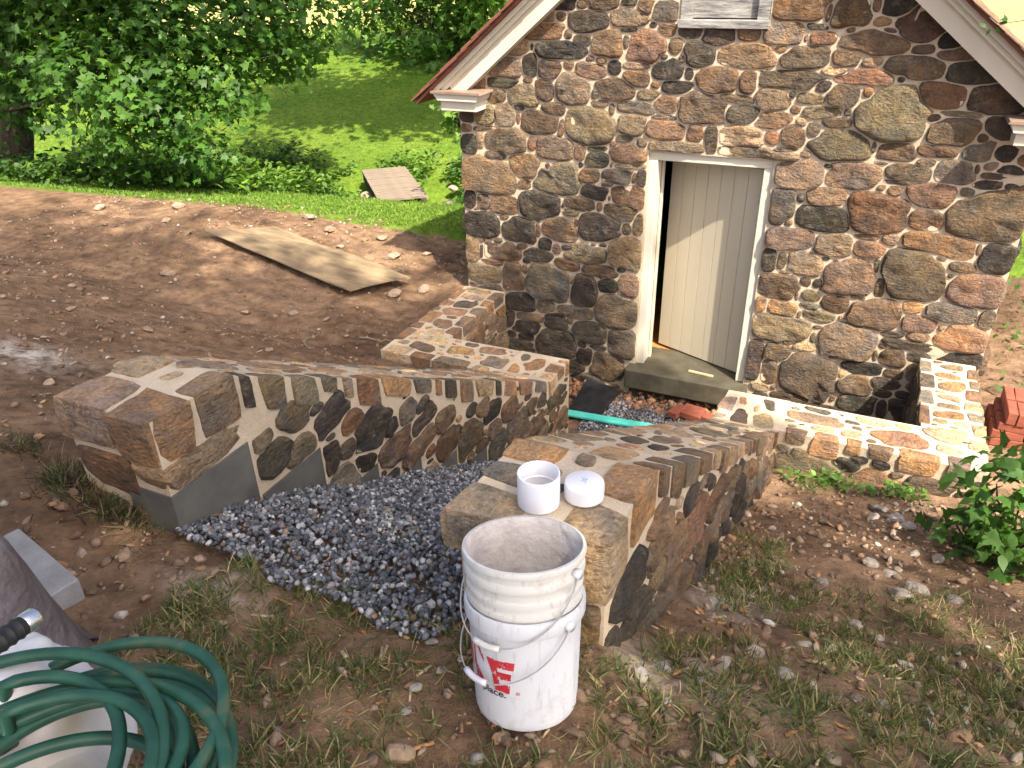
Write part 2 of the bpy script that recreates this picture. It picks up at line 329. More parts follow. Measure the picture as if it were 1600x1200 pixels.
dark = np.clip(.35*sst(.05, .5, fbm(X*.9+3, Y*.9, 0, 51, 3))*(X > .9)+.5*(tt > 2)*(tt < 9), 0, 1)
lime = np.exp(-(((X+3.3)/.35)**2+((Y+4.05)/.22)**2))+np.exp(-(((X-1.05)/.14)**2+((Y+4.05)/.2)**2))+.8*np.exp(-(((X-1.0)/.25)**2+((Y+5.0)/.14)**2))+.7*np.exp(-(((X+.45)/.16)**2+((Y+5.32)/.07)**2))
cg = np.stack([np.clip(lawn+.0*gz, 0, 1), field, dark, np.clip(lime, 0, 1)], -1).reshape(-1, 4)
ny, nx = X.shape
idx = np.arange(nx*ny).reshape(ny, nx)
F = np.stack([idx[:-1, :-1], idx[:-1, 1:], idx[1:, 1:], idx[1:, :-1]], -1).reshape(-1, 4)
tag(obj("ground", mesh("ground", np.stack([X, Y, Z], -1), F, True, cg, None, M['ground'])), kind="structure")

# ---------------------------------------------------------------- laid stones
PAL = dict(b=(.220, .158, .112), r=(.275, .172, .110), d=(.085, .077, .070), g=(.20, .188, .170), t=(.42, .335, .235),
           p=(.250, .198, .165), o=(.385, .245, .128), v=(.215, .182, .134), w=(.54, .44, .31))
PAL = {k: tuple(.74*(.82*q+.18*sum(c)/3)*m for q, m in zip(c, (1.03, 1., .91))) for k, c in PAL.items()}
def nrm_(px, py, s, p=3.6):
    c, n = np.cos(s[4]), np.sin(s[4]); dx = px-s[0]; dy = py-s[1]
    u = np.abs(dx*c+dy*n)/s[2]; v = np.abs(-dx*n+dy*c)/s[3]
    return (u**p+v**p)**(1/p)
def fill_seeds(seeds, inside, box, sizes, tries, weights, slack=.86, tilt=.25):
    S = list(seeds); cols = list(weights); wts = np.array([weights[k] for k in cols], float); wts /= wts.sum()
    for sz in sizes:
        for _ in range(tries):
            x = rng.uniform(box[0], box[1]); y = rng.uniform(box[2], box[3])
            a = sz*rng.uniform(.85, 1.3); b = a*rng.uniform(.45, .8)
            if not (inside(np.array([x-a*.7, x+a*.7, x, x]), np.array([y, y, y-b*.7, y+b*.7]))).all(): continue
            if S:
                A = np.array([q[:5] for q in S], float)
                near = (np.abs(A[:, 0]-x) < A[:, 2]+a*1.2) & (np.abs(A[:, 1]-y) < A[:, 3]+b*1.3)
                ok = True
                for q in A[near]:
                    dx, dy = x-q[0], y-q[1]
                    if math.hypot(dx/(q[2]+a), dy/(q[3]+b)) < slack: ok = False; break
                if not ok: continue
            S.append((x, y, a, b, rng.normal(0, tilt), cols[rng.choice(len(cols), p=wts)]))
    return S
def panel(S, frame, inside, gap=.02, h=1., lim=1.2, flat=False, flip=False, rough_=1., skip=0, flat_k=1.):
    """radially grown stones between neighbours; returns (size, verts, faces, colour)"""
    A = np.array([q[:5] for q in S], float); out = []
    for i, s in enumerate(S):
        if i < skip: continue
        big = max(s[2], s[3]); n = 24 if big > .11 else (18 if big > .06 else 12)
        th = np.linspace(0, 2*np.pi, n, endpoint=False)+rng.uniform(0, .3)
        dx, dy = s[2]*np.cos(th), s[3]*np.sin(th); L = np.hypot(dx, dy); dx, dy = dx/L, dy/L
        c_, n_ = math.cos(s[4]), math.sin(s[4]); dx, dy = dx*c_-dy*n_, dx*n_+dy*c_
        rr = np.arange(.004, big*(2.0 if big > .1 else 2.9), .004)
        px = s[0]+dx[:, None]*rr; py = s[1]+dy[:, None]*rr
        own = nrm_(px, py, s); bad = (own > lim+.06*vn(px*9, py*9, i*1.7)) | ~inside(px, py)
        near = np.where((np.abs(A[:, 0]-s[0]) < A[:, 2]+s[2]*1.6+.08) & (np.abs(A[:, 1]-s[1]) < A[:, 3]+s[3]*1.6+.08))[0]
        for j in near:
            if j != i: bad |= own > nrm_(px, py, A[j])
        k = np.where(bad.any(1), bad.argmax(1), len(rr)-1); re = rr[k]
        r = re*(1+.03*vn(th*3, i*3.1))-gap/2
        r = (np.roll(r, 1)+3.2*r+np.roll(r, -1))/5.2; r = np.minimum(r, re-gap*.3)
        if r.min() < .003: r = np.maximum(r, .003)
        if r.mean() < .011: continue
        mn = min(s[2], s[3], r.mean()*1.3)
        hh = min(.042, .010+.16*mn)*h*rng.uniform(.75, 1.3)
        if flat: rings = [(1., -.5, 0), (.985, .55, 0), (.9, .95, .5), (.5, 1., 1)]
        elif big > .06: rings = [(1.02, -.6, 0), (1., .45, .2), (.94, .86, .8), (.76, 1., 1), (.42, 1., 1)]
        else: rings = [(1.02, -.6, 0), (.97, .5, .3), (.66, 1., .8)]
        tx, ty = rng.normal(0, .07, 2)*(0.2 if flat else 1); V = []
        for q, hz, am in rings:
            x = dx*r*q; y = dy*r*q
            w = hh*hz+am*((tx*x+ty*y)+rough_*(.016+.14*mn)*fbm((s[0]+x)*13, (s[1]+y)*13, i*.37, 61, 3)*(.25 if flat else 1))
            V.append(frame(s[0]+x, s[1]+y, np.maximum(w, -.02)))
        V.append(np.array(frame(np.array([s[0]]), np.array([s[1]]), np.array([hh]))).reshape(1, 3))
        nr = len(rings); f = []
        for a in range(nr-1):
            f += [[a*n+q, a*n+(q+1) % n, (a+1)*n+(q+1) % n, (a+1)*n+q] for q in range(n)]
        f += [[(nr-1)*n+q, (nr-1)*n+(q+1) % n, nr*n] for q in range(n)]
        if flip: f = [q[::-1] for q in f]
        c = np.array(PAL[s[5]])*flat_k*(1.8 if flat else 1)*rng.uniform(.62, 1.45)*(1+rng.normal(0, .03, 3))  # flat cap stones painted brighter in place of sky light on them
        out.append((np.pi*r.mean()**2, np.concatenate(V), f, (*c, rng.random())))
    return out
CUB = None
def cube_pts(n=4):
    global CUB
    if CUB: return CUB
    V = {}; F = []
    def vid(p):
        k = tuple(np.round(p, 4)); return V.setdefault(k, len(V))
    g = np.linspace(-1, 1, n+1)
    for ax in range(3):
        for sg in (-1, 1):
            for i in range(n):
                for j in range(n):
                    q = []
                    for a, b in ((i, j), (i+1, j), (i+1, j+1), (i, j+1)):
                        p = [0, 0, 0]; p[ax] = sg; p[(ax+1) % 3] = g[a]; p[(ax+2) % 3] = g[b]; q.append(vid(p))
                    F.append(q if sg > 0 else q[::-1])
    CUB = (np.array(list(V.keys())), F); return CUB
def boxstone(fmap, lo, hi, c, rough_=.05, pw=14, lift=1.):
    """rounded craggy block between lo and hi, mapped to the world by fmap(x,y,z)"""
    P, F = cube_pts(); s = (np.abs(P)**pw).sum(1)**(1/pw); q = P/s[:, None]
    lo, hi = np.array(lo), np.array(hi); ctr, hf = (lo+hi)/2, (hi-lo)/2
    k = rng.uniform(0, 50); nz = np.stack([fbm(q[:, 0]*2+k, q[:, 1]*2, q[:, 2]*2, 71+a, 3) for a in range(3)], 1)
    q = q*(1.02-.05*np.abs(vn(q[:, 1]*1.1+k, q[:, 2]*1.1, q[:, 0]*1.1))[:, None])+nz*rough_
    k1, k2, k3 = rng.normal(0, .10, 3); q[:, 0] *= 1+k1*q[:, 1]; q[:, 1] *= 1+k2*q[:, 0]+k3*q[:, 2]
    p = ctr+q*hf; w = np.stack(fmap(p[:, 0], p[:, 1], p[:, 2]), 1)
    c = np.array(PAL[c])*lift*rng.uniform(.8, 1.2)*(1+rng.normal(0, .02, 3))  # lift brightens cap stone colour to stand in for sky light
    return (4*np.sort(hf)[-1]*np.sort(hf)[-2], w, F, (*c, rng.random()))
def lay(stones, parent, limit=300, name="stone"):
    stones = sorted(stones, key=lambda s: -s[0])
    for a, v, f, c in stones[:limit]:
        obj(name, mesh(name, v, f, True, np.tile(c, (len(v), 1)), 50, M['stone']), parent)
    if stones[limit:]:
        V = []; F = []; Cc = []; n = 0
        for a, v, f, c in stones[limit:]:
            V.append(v); F += [[i+n for i in q] for q in f]; Cc.append(np.tile(c, (len(v), 1))); n += len(v)
        tag(obj("small_stones", mesh("small_stones", np.concatenate(V), F, True, np.concatenate(Cc), 50, M['stone']), parent), kind="stuff")
WALLC = dict(b=5, r=2.5, d=4, g=2, t=1.5, p=2, o=1, v=4)
TOPC = dict(b=2, r=2, d=1, g=1.6, t=5, p=3, o=1.8, v=1.6, w=2)  # buff cap stone mix, weighted paler for the sky light on tops

# ---------------------------------------------------------------- the stone springhouse
HW, SL = 2.35, .81                                                     # half width, roof slope
house = thing("springhouse", "small stone gable house with half-open cream door and pale mortar joints", "house", (0, 2.5, -.4))
def child(o, p):
    o.parent = p; o.matrix_parent_inverse = Matrix.Translation(-Vector(p.location)); return o
def H(mb, name, mat, parent=house, **k):
    o = mb.build(name, mat, None, **k)
    return child(o, house) if parent is house else child_of(o, parent)
def child_of(o, p): o.parent = p; return o
def gz_(x): return 2.60+SL*(HW-abs(x))                                 # wall top under the roof
w = MB()
for sx in (-1, 1):
    w.prism([(sx*.52, -.7), (sx*HW, -.7), (sx*HW, 2.06), (sx*.52, 2.06)][::sx], 0, .42)
    w.prism([(sx*.34, 2.06), (sx*HW, 2.06), (sx*HW, gz_(HW)), (sx*.34, gz_(.34))][::sx], 0, .42)
w.prism([(-.34, 2.06), (.34, 2.06), (.34, 3.05), (-.34, 3.05)], 0, .42)
w.prism([(-.34, 3.75), (.34, 3.75), (.34, gz_(.34)), (0, gz_(0)), (-.34, gz_(.34))], 0, .42)
w.prism([(-.52, -.7), (.52, -.7), (.52, -.22), (-.52, -.22)], .02, .42)
front = H(w, "front_wall", M['mortar'])
seeds = []
for e in GABLE.split():
    a = e[:-1].split(','); seeds.append((int(a[0])/100, int(a[1])/100, max(int(a[2]), 2)/100, max(int(a[3]), 2)/100, random.gauss(0, .06), e[-1]))
def in_house(u, v):
    au = np.abs(u)
    return (au < 2.36) & (v > -.55) & (v < 2.66+SL*(2.1-au)) & ~((au < .527) & (v < 2.07)) & ~((au < .35) & (v > 3.045) & (v < 3.76)) & ~((u > -.62) & (u < .60) & (v < .02))
seeds = fill_seeds(seeds, in_house, (-2.35, 2.35, -.5, 4.2), (.15, .10, .07, .045, .03), 420, WALLC, .98)
hs = panel(seeds, lambda u, v, w_: np.stack([u, -w_, v], -1), in_house, .023, .95, 2.6)
for p in (front,): bpy.context.view_layer.update()
lay(hs, front, 300)
# corner quoins seen from the side, side and back walls
for sx in (-1, 1):
    H(MB().box((min(sx*1.95, sx*HW), .42, -.7), (max(sx*1.95, sx*HW), 5.2, 2.62)), "side_wall", M['mortar'])
H(MB().box((-1.95, 4.8, -.7), (1.95, 5.2, 4.1)), "back_wall", M['dark'])
H(MB().box((-1.95, .42, -.3), (1.95, 4.8, -.015)), "floor", M['floor_in'])
H(MB().box((-1.94, .43, 2.2), (1.94, 4.79, 2.26)), "ceiling", M['dark'])
for sx in (-1, 1):                                                      # stones of the side walls
    ins = lambda u, v: (u > .0) & (u < 5.1) & (v > .2) & (v < 2.6)
    ss = fill_seeds([], ins, (0, 5.1, .2, 2.6), (.2, .13, .08, .05), 130, WALLC, .93)
    lay(panel(ss, lambda u, v, w_, s=sx: np.stack([s*(HW+w_), u, v], -1), ins, .02, 1., 1.22, flip=sx < 0), front, 0)
# sill slab and door frame
sill = H(MB().box((-.585, -.155, -.20), (.57, .44, 0)), "door_sill", M['slab'], bevel=.012)
H(MB().box((-.56, -.04, -.6), (.55, .3, -.201)), "sill_footing", M['slab'])
fr = H(MB().box((-.52, .025, 1.985), (.52, .175, 2.06)), "door_frame", M['paint'], bevel=.006)
for sx in (-1, 1):
    MB().box((min(sx*.445, sx*.52), .02, .002), (max(sx*.445, sx*.52), .18, 1.984)).build("jamb", M['paint'], fr, bevel=.006).matrix_parent_inverse = Matrix.Identity(4)
    MB().box((min(sx*.425, sx*.445), .19, .002), (max(sx*.425, sx*.52), .23, 1.984)).build("stop", M['paint'], fr)
    MB().lathe([(0, -.0), (.008, .0), (.008, .004), (0, .005)], 10).build("nail_head", M['paint'], fr).location = (sx*.485, .018, 2.02)
# plank door hinged on the right, swung inwards
dx_, dy_ = -.428-.43, .518-.165; dl = math.hypot(dx_, dy_); ang = math.atan2(dy_, dx_)
door = bpy.data.objects.new("door", None); COL.objects.link(door); door.location = (.435, .175, .015); door.rotation_euler = (0, 0, ang); child(door, house); door.empty_display_size = .05
nb = 7; bw = dl/nb
for i in range(nb):
    MB().box((i*bw+.0015, -.02, 0), ((i+1)*bw-.0015, .02, 1.93)).build("board", M['door'], door, bevel=.003)
for z in (.25, 1.6): MB().box((.05, -.055, z), (dl-.05, -.0205, z+.14)).build("batten", M['door'], door)
for z in (.32, 1.67): MB().box((-.02, .021, z-.02), (.01, .03, z+.06)).build("hinge", M['wire'], door)
# gable window with weathered boards
wf = H(MB().box((-.345, -.055, 3.03), (.345, .2, 3.09)), "window", M['old_wood'], bevel=.005)
for sx in (-1, 1): MB().box((min(sx*.25, sx*.335), -.015, 3.09), (max(sx*.25, sx*.335), .1, 3.7)).build("stile", M['old_wood'], wf)
MB().box((-.335, -.012, 3.7), (.335, .1, 3.75)).build("head", M['old_wood'], wf)
for i in range(4): MB().box((-.249, .03, 3.1+i*.15), (.249, .06, 3.247+i*.15)).build("board", M['old_wood'], wf)
MB().box((-.33, .061, 3.08), (.33, .12, 3.72)).build("backing", M['dark'], wf)
# rakes, cornice returns, roof
for sx in (-1, 1):
    q = lambda x, z: (sx*x, z)
    lowz = lambda x: 2.585+SL*(2.1-x)
    H(MB().prism([q(2.36, lowz(2.36)+.0), q(0, lowz(0)), q(0, lowz(0)+.17), q(2.36, lowz(2.36)+.17)][::sx], -.135, -.004), "rake_board", M['paint'])
    H(MB().prism([q(2.44, lowz(2.44)+.155), q(0, lowz(0)+.155), q(0, lowz(0)+.20), q(2.44, lowz(2.44)+.20)][::sx], -.172, -.006), "rake_moulding", M['paint'])
    H(MB().prism([q(2.50, lowz(2.50)+.201), q(0, lowz(0)+.201), q(0, lowz(0)+.245), q(2.50, lowz(2.50)+.245)][::sx], -.212, -.006), "crown_moulding", M['paint'])
    ri = 2.06 if sx < 0 else 2.10
    c = MB().box((min(sx*ri, sx*2.42), -.225, 2.335), (max(sx*ri, sx*2.42), .5, 2.425)).build("cornice_return", M['paint'], None, bevel=.004); child(c, house)
    MB().prism([(q(2.43, 2.426)), q(ri-.02, 2.426), q(ri-.05, 2.485), q(2.48, 2.485)][::sx], -.262, .5).build("crown", M['trim'] if False else M['paint'], c)
    MB().prism([q(2.49, 2.486), q(ri-.07, 2.486), q(ri-.06, 2.505), q(2.49, 2.505)][::sx], -.285, .5).build("cap", M['trim'], c)
    z0 = lowz(2.66)+.246
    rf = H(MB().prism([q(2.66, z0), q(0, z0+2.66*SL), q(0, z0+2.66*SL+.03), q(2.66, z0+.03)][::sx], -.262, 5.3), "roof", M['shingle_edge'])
    sm = {}
    k = math.hypot(1, SL); sa = math.atan(SL)
    for j in range(24):
        s0 = j*.14-.03; ncol = 5 if sx < 0 else 9
        if sx > 0 and not (2 <= j < 16): ncol = 4
        yy = -.295-rng.uniform(0, .01)
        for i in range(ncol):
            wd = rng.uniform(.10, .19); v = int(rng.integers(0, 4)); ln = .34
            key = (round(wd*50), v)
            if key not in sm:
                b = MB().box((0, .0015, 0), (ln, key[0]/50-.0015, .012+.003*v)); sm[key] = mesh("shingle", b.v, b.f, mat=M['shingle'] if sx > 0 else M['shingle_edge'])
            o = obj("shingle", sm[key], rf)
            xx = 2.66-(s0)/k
            p = Vector((sx*xx, yy, z0+.031+s0*SL/k+.016+rng.uniform(0, .004)))
            X_ = Vector((-sx/k, 0, SL/k)); Y_ = Vector((0, 1, 0)); Z_ = X_.cross(Y_) if sx > 0 else Vector((SL/k*-1, 0, 1/k))
            Z_ = Vector((sx*SL/k, 0, 1/k)); X_t = (X_-Z_*.045).normalized(); Z_t = Vector((X_t.y*0-0, 0, 0))
            Z_t = X_t.cross(Y_); 
            if Z_t.z < 0: Z_t = -Z_t
            m = Matrix((X_t, Y_, Z_t)).transposed().to_4x4()
            if m.determinant() < 0: m = Matrix((X_t, -Y_, Z_t)).transposed().to_4x4(); p = p+Vector((0, key[0]/50, 0))
            m.translation = p; o.matrix_local = m
            yy += key[0]/50+.002

# ---------------------------------------------------------------- retaining walls
def blocktop(y):
    k = np.floor((np.asarray(y)+5.13)/.4); return 1.90-.205*k-.07*np.minimum(k, 1)-.14*np.clip(k-1, 0, 1)
EDGE = []
def run_edge(y0, y1, fm, cw, lens=(.11, .30), lift=1.):
    """blocks along a top edge: local x = inwards from face, y = along, z = below top; their plan is kept in EDGE"""
    out = []; y = y0; EDGE.clear()
    while y < y1-.08:
        L = min(rng.uniform(*lens), y1-y); hh = rng.uniform(.06, .15)+.25*max(0, L-.15)*rng.random(); d = rng.uniform(.045, .11)+.3*max(0, L-.13)*rng.random()
        out.append(boxstone(fm, (-.014, y+.022, -hh), (d, y+L-.022, .006), rng.choice(list(cw), p=np.array(list(cw.values()))/sum(cw.values())), lift=lift))
        EDGE.append((y+L/2, L/2, hh, d)); y += L
    return out
def ob_face(T): return [(yc, float(np.interp(yc, *zip(*T)))-h/2+.01, a, h/2+.01, 0, 'b') for yc, a, h, d in EDGE]
def ob_top(xf): return [(yc, xf(yc, d), a, d/2, 0, 'b') for yc, a, h, d in EDGE]
def wing(name, label, XL, XR, T, y0, y1, base, big, edge_side):
    t = thing(name, label, "wall", (XL(y0), y0, base(y0)))
    ys = np.concatenate([[y0], np.arange(y0+.1, y1-.05, .15), [y1]]); tp = np.interp(ys, *zip(*T)); v = []; f = []
    for y, z in zip(ys, tp): v += [(XL(y), y, -.9), (XR(y), y, -.9), (XR(y), y, z), (XL(y), y, z)]
    for i in range(len(ys)-1):
        for a in range(4): f.append([i*4+a, i*4+(a+1) % 4, i*4+4+(a+1) % 4, i*4+4+a][::-1])
    n = len(ys)-1; f += [[0, 1, 2, 3], [n*4+3, n*4+2, n*4+1, n*4]]
    core = obj("mortar_core", mesh("mortar_core", v, f, mat=M['mortar'])); child(core, t)
    st = list(big(t)) if big else []
    return t, core, st
tf = lambda T: (lambda y: np.interp(y, *zip(*T)))
# left wing
XLl, XLr = (lambda y: -1.24+.008*(np.asarray(y)+5.13)), (lambda y: -.80+.008*(np.asarray(y)+5.13))
lw, core, st = wing("wing_wall", "sloping stone wing wall with dark grey blocks showing along its gravel side", XLl, XLr, TL, -5.13, -1.2, lambda y: 1.7, None, 1)
tl = tf(TL)
fmR = lambda T, XR: (lambda x, y, z: (XR(y)-x, y, np.interp(y, *zip(*T))+z))
fmL = lambda T, XL: (lambda x, y, z: (XL(y)+x, y, np.interp(y, *zip(*T))+z))
fm = fmR(TL, XLr)
st.append(boxstone(fm, (.215, -5.15, -.155), (.455, -4.93, .012), 'p', .04, lift=1.7))
st.append(boxstone(fm, (-.012, -5.155, -.19), (.195, -4.965, .012), 'r', .045, lift=1.6))
st.append(boxstone(fm, (-.014, -4.935, -.185), (.10, -4.745, .012), 'b', .04, lift=1.6))
st.append(boxstone(fm, (.30, -4.90, -.1), (.455, -4.72, .010), 't', .05, lift=1.6))
st += run_edge(-4.735, -1.21, fm, dict(b=2, r=2, d=1.5, g=2, t=5, p=3, v=3, o=1), (.09, .28), 1.5); of = ob_face(TL); ot = ob_top(lambda y, d: float(XLr(y))-d/2)
st += run_edge(-4.70, -1.66, fmL(TL, XLl), TOPC, lift=1.85); ot += ob_top(lambda y, d: float(XLl(y))+d/2)
ot += [(-5.04, -1.135, .115, .125, 0, 'b'), (-5.06, -.9, .10, .105, 0, 'b'), (-4.84, -.855, .10, .055, 0, 'b'), (-4.81, -1.17, .095, .08, 0, 'b')]
st.append(boxstone(lambda x, y, z: (x, y, z), (-1.235, -5.145, 1.83), (-.945, -4.9, 2.025), 'r', .05, lift=1.2))
st.append(boxstone(lambda x, y, z: (x, y, z), (-.93, -5.143, 1.905), (-.793, -4.62, 2.02), 't', .05, lift=1.25))
ins = lambda u, v: (u > -4.6) & (u < -1.21) & (v > np.maximum(blocktop(u)+.0, -.5)) & (v < tl(u)-.03) | (u > -5.1) & (u < -4.6) & (v > blocktop(u)+.005) & (v < 1.90)
ss = fill_seeds(of+[(-4.45, 1.88, .10, .075, .2, 'v'), (-4.62, 1.76, .10, .06, .1, 'd'), (-4.22, 1.74, .13, .065, .5, 'd'), (-3.95, 1.5, .13, .11, .5, 'd'), (-4.3, 1.53, .06, .09, 0, 'd')],
                ins, (-5.1, -1.2, -.5, 2.1), (.125, .095, .07, .05, .032), 800, dict(b=6, r=2, d=6, g=2, t=1, p=1, v=5), .96)
st += panel(ss, lambda u, v, w_: np.stack([XLr(u)+w_, u, v], -1), ins, .03, 1.0, 1.6, rough_=1.2, skip=len(of))
insf = lambda u, v: (u > -1.22) & (u < -.80) & (v > 1.62) & (v < 1.82)
st += panel([(-1.12, 1.74, .09, .07, 0, 'd'), (-.985, 1.77, .04, .05, 0, 'b')], lambda u, v, w_: np.stack([u, -5.13-w_, v], -1), insf, .02)
inst = lambda u, v: (u > -5.0) & (u < -1.25) & (v > -1.06) & (v < -.93) | (u > -4.95) & (u < -4.72) & (v > -1.0) & (v < -.92)
int_ = lambda u, v: (u > -5.1) & (u < -1.22) & (v > XLl(u)+.02) & (v < XLr(u)-.02)
ss = fill_seeds(ot+[(-4.84, -1.0, .06, .035, .3, 't')], int_, (-5, -1.3, -1.2, -.8), (.13, .09, .06, .04, .028), 600, TOPC, .97)
st += panel(ss, lambda u, v, w_: np.stack([v, u, tl(u)+w_], -1), int_, .055, .35, 1.35, True, flip=True, skip=len(ot))
lay(st, core)
for k in range(8):
    y0 = -5.13+.4*k; top = float(blocktop(y0+.01))
    o = MB().box((-1.02, y0+.006-(.006 if k == 0 else 0)-(.004 if k == 0 else 0), top-.39), (XLr(y0)+.007, y0+.392, top)).build("concrete_block", M['block'], core, bevel=.004)
# right wing
XRl, XRr = (lambda y: rwx(np.asarray(y), -.46)), (lambda y: rwx(np.asarray(y), 0.))
rw, core, st = wing("wing_wall", "sloping stone wing wall carrying the white plastic pipe fitting and cap", XRl, XRr, TR, -5.05, -1.2, lambda y: 1.7, None, 1)
tr = tf(TR); fm = fmR(TR, XRr); fl = fmL(TR, XRl)
st.append(boxstone(fm, (-.015, -5.085, -.215), (.15, -4.89, .008), 't', .03, lift=1.2))
st.append(boxstone(fm, (-.012, -4.855, -.17), (.13, -4.64, .010), 'o', .05, lift=1.6))
st.append(boxstone(fl, (-.02, -5.10, -.13), (.20, -4.94, .008), 't', .03, lift=1.5))
st.append(boxstone(fl, (-.012, -4.915, -.10), (.19, -4.80, .008), 'g', .03, lift=1.6))
st.append(boxstone(fl, (-.012, -4.79, -.11), (.17, -4.63, .010), 'o', .05, lift=1.6))
st += run_edge(-4.63, -1.66, fm, dict(b=3, r=2, d=1.5, g=2, t=5, p=3, o=1, v=3), (.09, .26), 1.5); of = ob_face(TR); ot = ob_top(lambda y, d: rwx(y, -d/2))
st += run_edge(-4.62, -1.21, fl, TOPC, lift=1.8); ot += ob_top(lambda y, d: rwx(y, -.46+d/2))
ot += [(-4.98, .71, .11, .1, 0, 'b'), (-4.75, .745, .11, .07, 0, 'b'), (-5.01, .46, .09, .14, 0, 'b'), (-4.86, .435, .06, .1, 0, 'b'), (-4.71, .43, .08, .09, 0, 'b')]
int_ = lambda u, v: (u > -5.0) & (u < -1.22) & (v > rwx(u, -.44)) & (v < rwx(u, -.02))
ss = fill_seeds(ot+[(-4.68, .60, .05, .045, 0, 'g'), (-4.88, .575, .05, .04, 0, 'd')], int_, (-4.9, -1.3, .34, 1.0), (.13, .09, .06, .04, .028), 600, TOPC, .97)
st += panel(ss, lambda u, v, w_: np.stack([v, u, tr(u)+w_], -1), int_, .055, .35, 1.35, True, flip=True, skip=len(ot))
gr_ = lambda u: np.interp(u, [-5.1, -4.7, -3.9, -3.4, -2.35, -1.65], [1.55, 1.40, .92, .76, .38, .16])
ins = lambda u, v: (u > -5.05) & (u < -1.66) & (v > gr_(u)-.02) & (v < tr(u)-np.where(u < -4.64, .2, .03))
ss = fill_seeds(of+[(-4.86, 1.83, .10, .09, .5, 'd'), (-4.55, 1.8, .13, .08, .6, 'b')], ins, (-5.05, -1.66, 0, 2.1), (.125, .095, .07, .05, .032), 700, dict(b=6, r=2, d=6, g=2, t=1, p=1, v=5), .96)
st += panel(ss, lambda u, v, w_: np.stack([XRr(u)+w_, u, v], -1), ins, .03, 1.1, 1.6, rough_=1.3, skip=len(of))
ins = lambda u, v: (u > -5.0) & (u < -1.25) & (v > -.4) & (v < tr(u)-.12)
ss = fill_seeds([], ins, (-5, -1.25, -.4, 2.1), (.15, .1, .07, .045), 260, WALLC, .93)
st += panel(ss, lambda u, v, w_: np.stack([XRl(u)-w_, u, v], -1), ins, .026, 1., 1.2, flip=True)
insf = lambda u, v: (u > .345) & (u < .79) & (v > 1.5) & (v < np.where(u < .6, 2.04, 1.955))
ss = fill_seeds([(.70, 1.85, .085, .085, 0, 'b'), (.46, 1.94, .10, .075, 0, 'o'), (.68, 1.68, .10, .07, 0, 'b')], insf, (.34, .8, 1.5, 2.05), (.1, .07, .05), 160, WALLC, .93)
st += panel(ss, lambda u, v, w_: np.stack([u, -5.05-w_, v], -1), insf, .02, 1.1)
lay(st, core)
for k in range(7):
    y0 = -4.75+.45*k; o = MB().box((rwx(y0, -.2), y0+.004, -.6), (rwx(y0, .004), y0+.446, float(gr_(y0+.2))-.03)).build("concrete_block", M['block'], core, bevel=.004)
# low L-shaped walls either side of the areaway
def lwall(sx, label):
    t = thing("low_wall", label, "wall", (sx*2.1, -1.4, .2))
    a, b = (1.19, 2.36) if sx < 0 else (.98, 2.31)
    mb = MB(); X0, X1 = sorted((sx*a, sx*b)); mb.box((X0, -1.648, -.9), (X1, -1.203, .567))
    R0, R1 = sorted((sx*1.91, sx*b)); mb.box((R0, -1.2, -.9), (R1, -.05, .567))
    core = mb.build("mortar_core", M['mortar']); child(core, t); st = []
    fme = lambda x, y, z: (y, -1.65+x, .57+z)
    st += run_edge(X0+(.04 if sx > 0 else .01), X1-(.04 if sx < 0 else .01), fme, TOPC if sx < 0 else dict(b=4, r=4, t=2, p=2, v=2, o=1), (.14, .36), 1.5)
    of = [(yc, .57-h/2+.01, a_, h/2+.01, 0, 'b') for yc, a_, h, d in EDGE]; ot = [(yc, -1.65+d/2, a_, d/2, 0, 'b') for yc, a_, h, d in EDGE]
    xo = sx*b
    st += run_edge(-1.42, -.12, (lambda x, y, z: (xo-sx*x, y, .57+z)), TOPC, (.12, .3), 1.6); ot += [(xo-sx*d/2, yc, d/2, a_, 0, 'b') for yc, a_, h, d in EDGE]
    xi = sx*1.91
    st += run_edge(-1.16, -.08, (lambda x, y, z: (xi+sx*x*.8, y, .57+z)), TOPC if sx < 0 else WALLC, (.12, .3), 1.4); ot += [(xi+sx*d*.4, yc, d*.4, a_, 0, 'b') for yc, a_, h, d in EDGE]
    ins_t = lambda u, v: ((u > X0+.015) & (u < X1-.015) & (v > -1.63) & (v < -1.22)) | ((u > R0+.02) & (u < R1-.02) & (v > -1.3) & (v < -.06))
    ss = fill_seeds(ot, ins_t, (X0, X1, -1.63, -.05), (.14, .10, .07, .045, .03), 520, TOPC, .95)
    st += panel(ss, lambda u, v, w_: np.stack([u, v, .57+w_], -1), ins_t, .05, .35, 1.35, True, skip=len(ot), flat_k=.72 if sx > 0 else .9)
    insf = lambda u, v: (u > X0+.01) & (u < X1-.01) & (v > .05) & (v < .54)
    ss = fill_seeds(of, insf, (X0, X1, .05, .5), (.15, .11, .08, .05), 260, dict(b=3, d=6, v=3, g=1), .92)
    st += panel(ss, lambda u, v, w_: np.stack([u, -1.65-w_, v], -1), insf, .026, .9, 1.6, skip=len(of))
    insi = lambda u, v: (u > -1.19) & (u < -.03) & (v > -.4) & (v < .45)
    ss = fill_seeds([], insi, (-1.2, 0, -.4, .45), (.14, .1, .07, .05), 260, WALLC, .92)
    st += panel(ss, lambda u, v, w_: np.stack([xi-sx*w_, u, v], -1), insi, .024, .9, 1.4, flip=sx > 0)
    inso = lambda u, v: (u > -1.63) & (u < -.03) & (v > .1) & (v < .45)
    ss = fill_seeds([], inso, (-1.63, 0, .1, .45), (.14, .1, .07, .05), 160, WALLC, .92)
    st += panel(ss, lambda u, v, w_: np.stack([xo+sx*w_, u, v], -1), inso, .024, .9, flip=sx < 0)
    lay(st, core)
lwall(-1, "low L-shaped stone wall capped with mortar, beside the bare dirt slope")
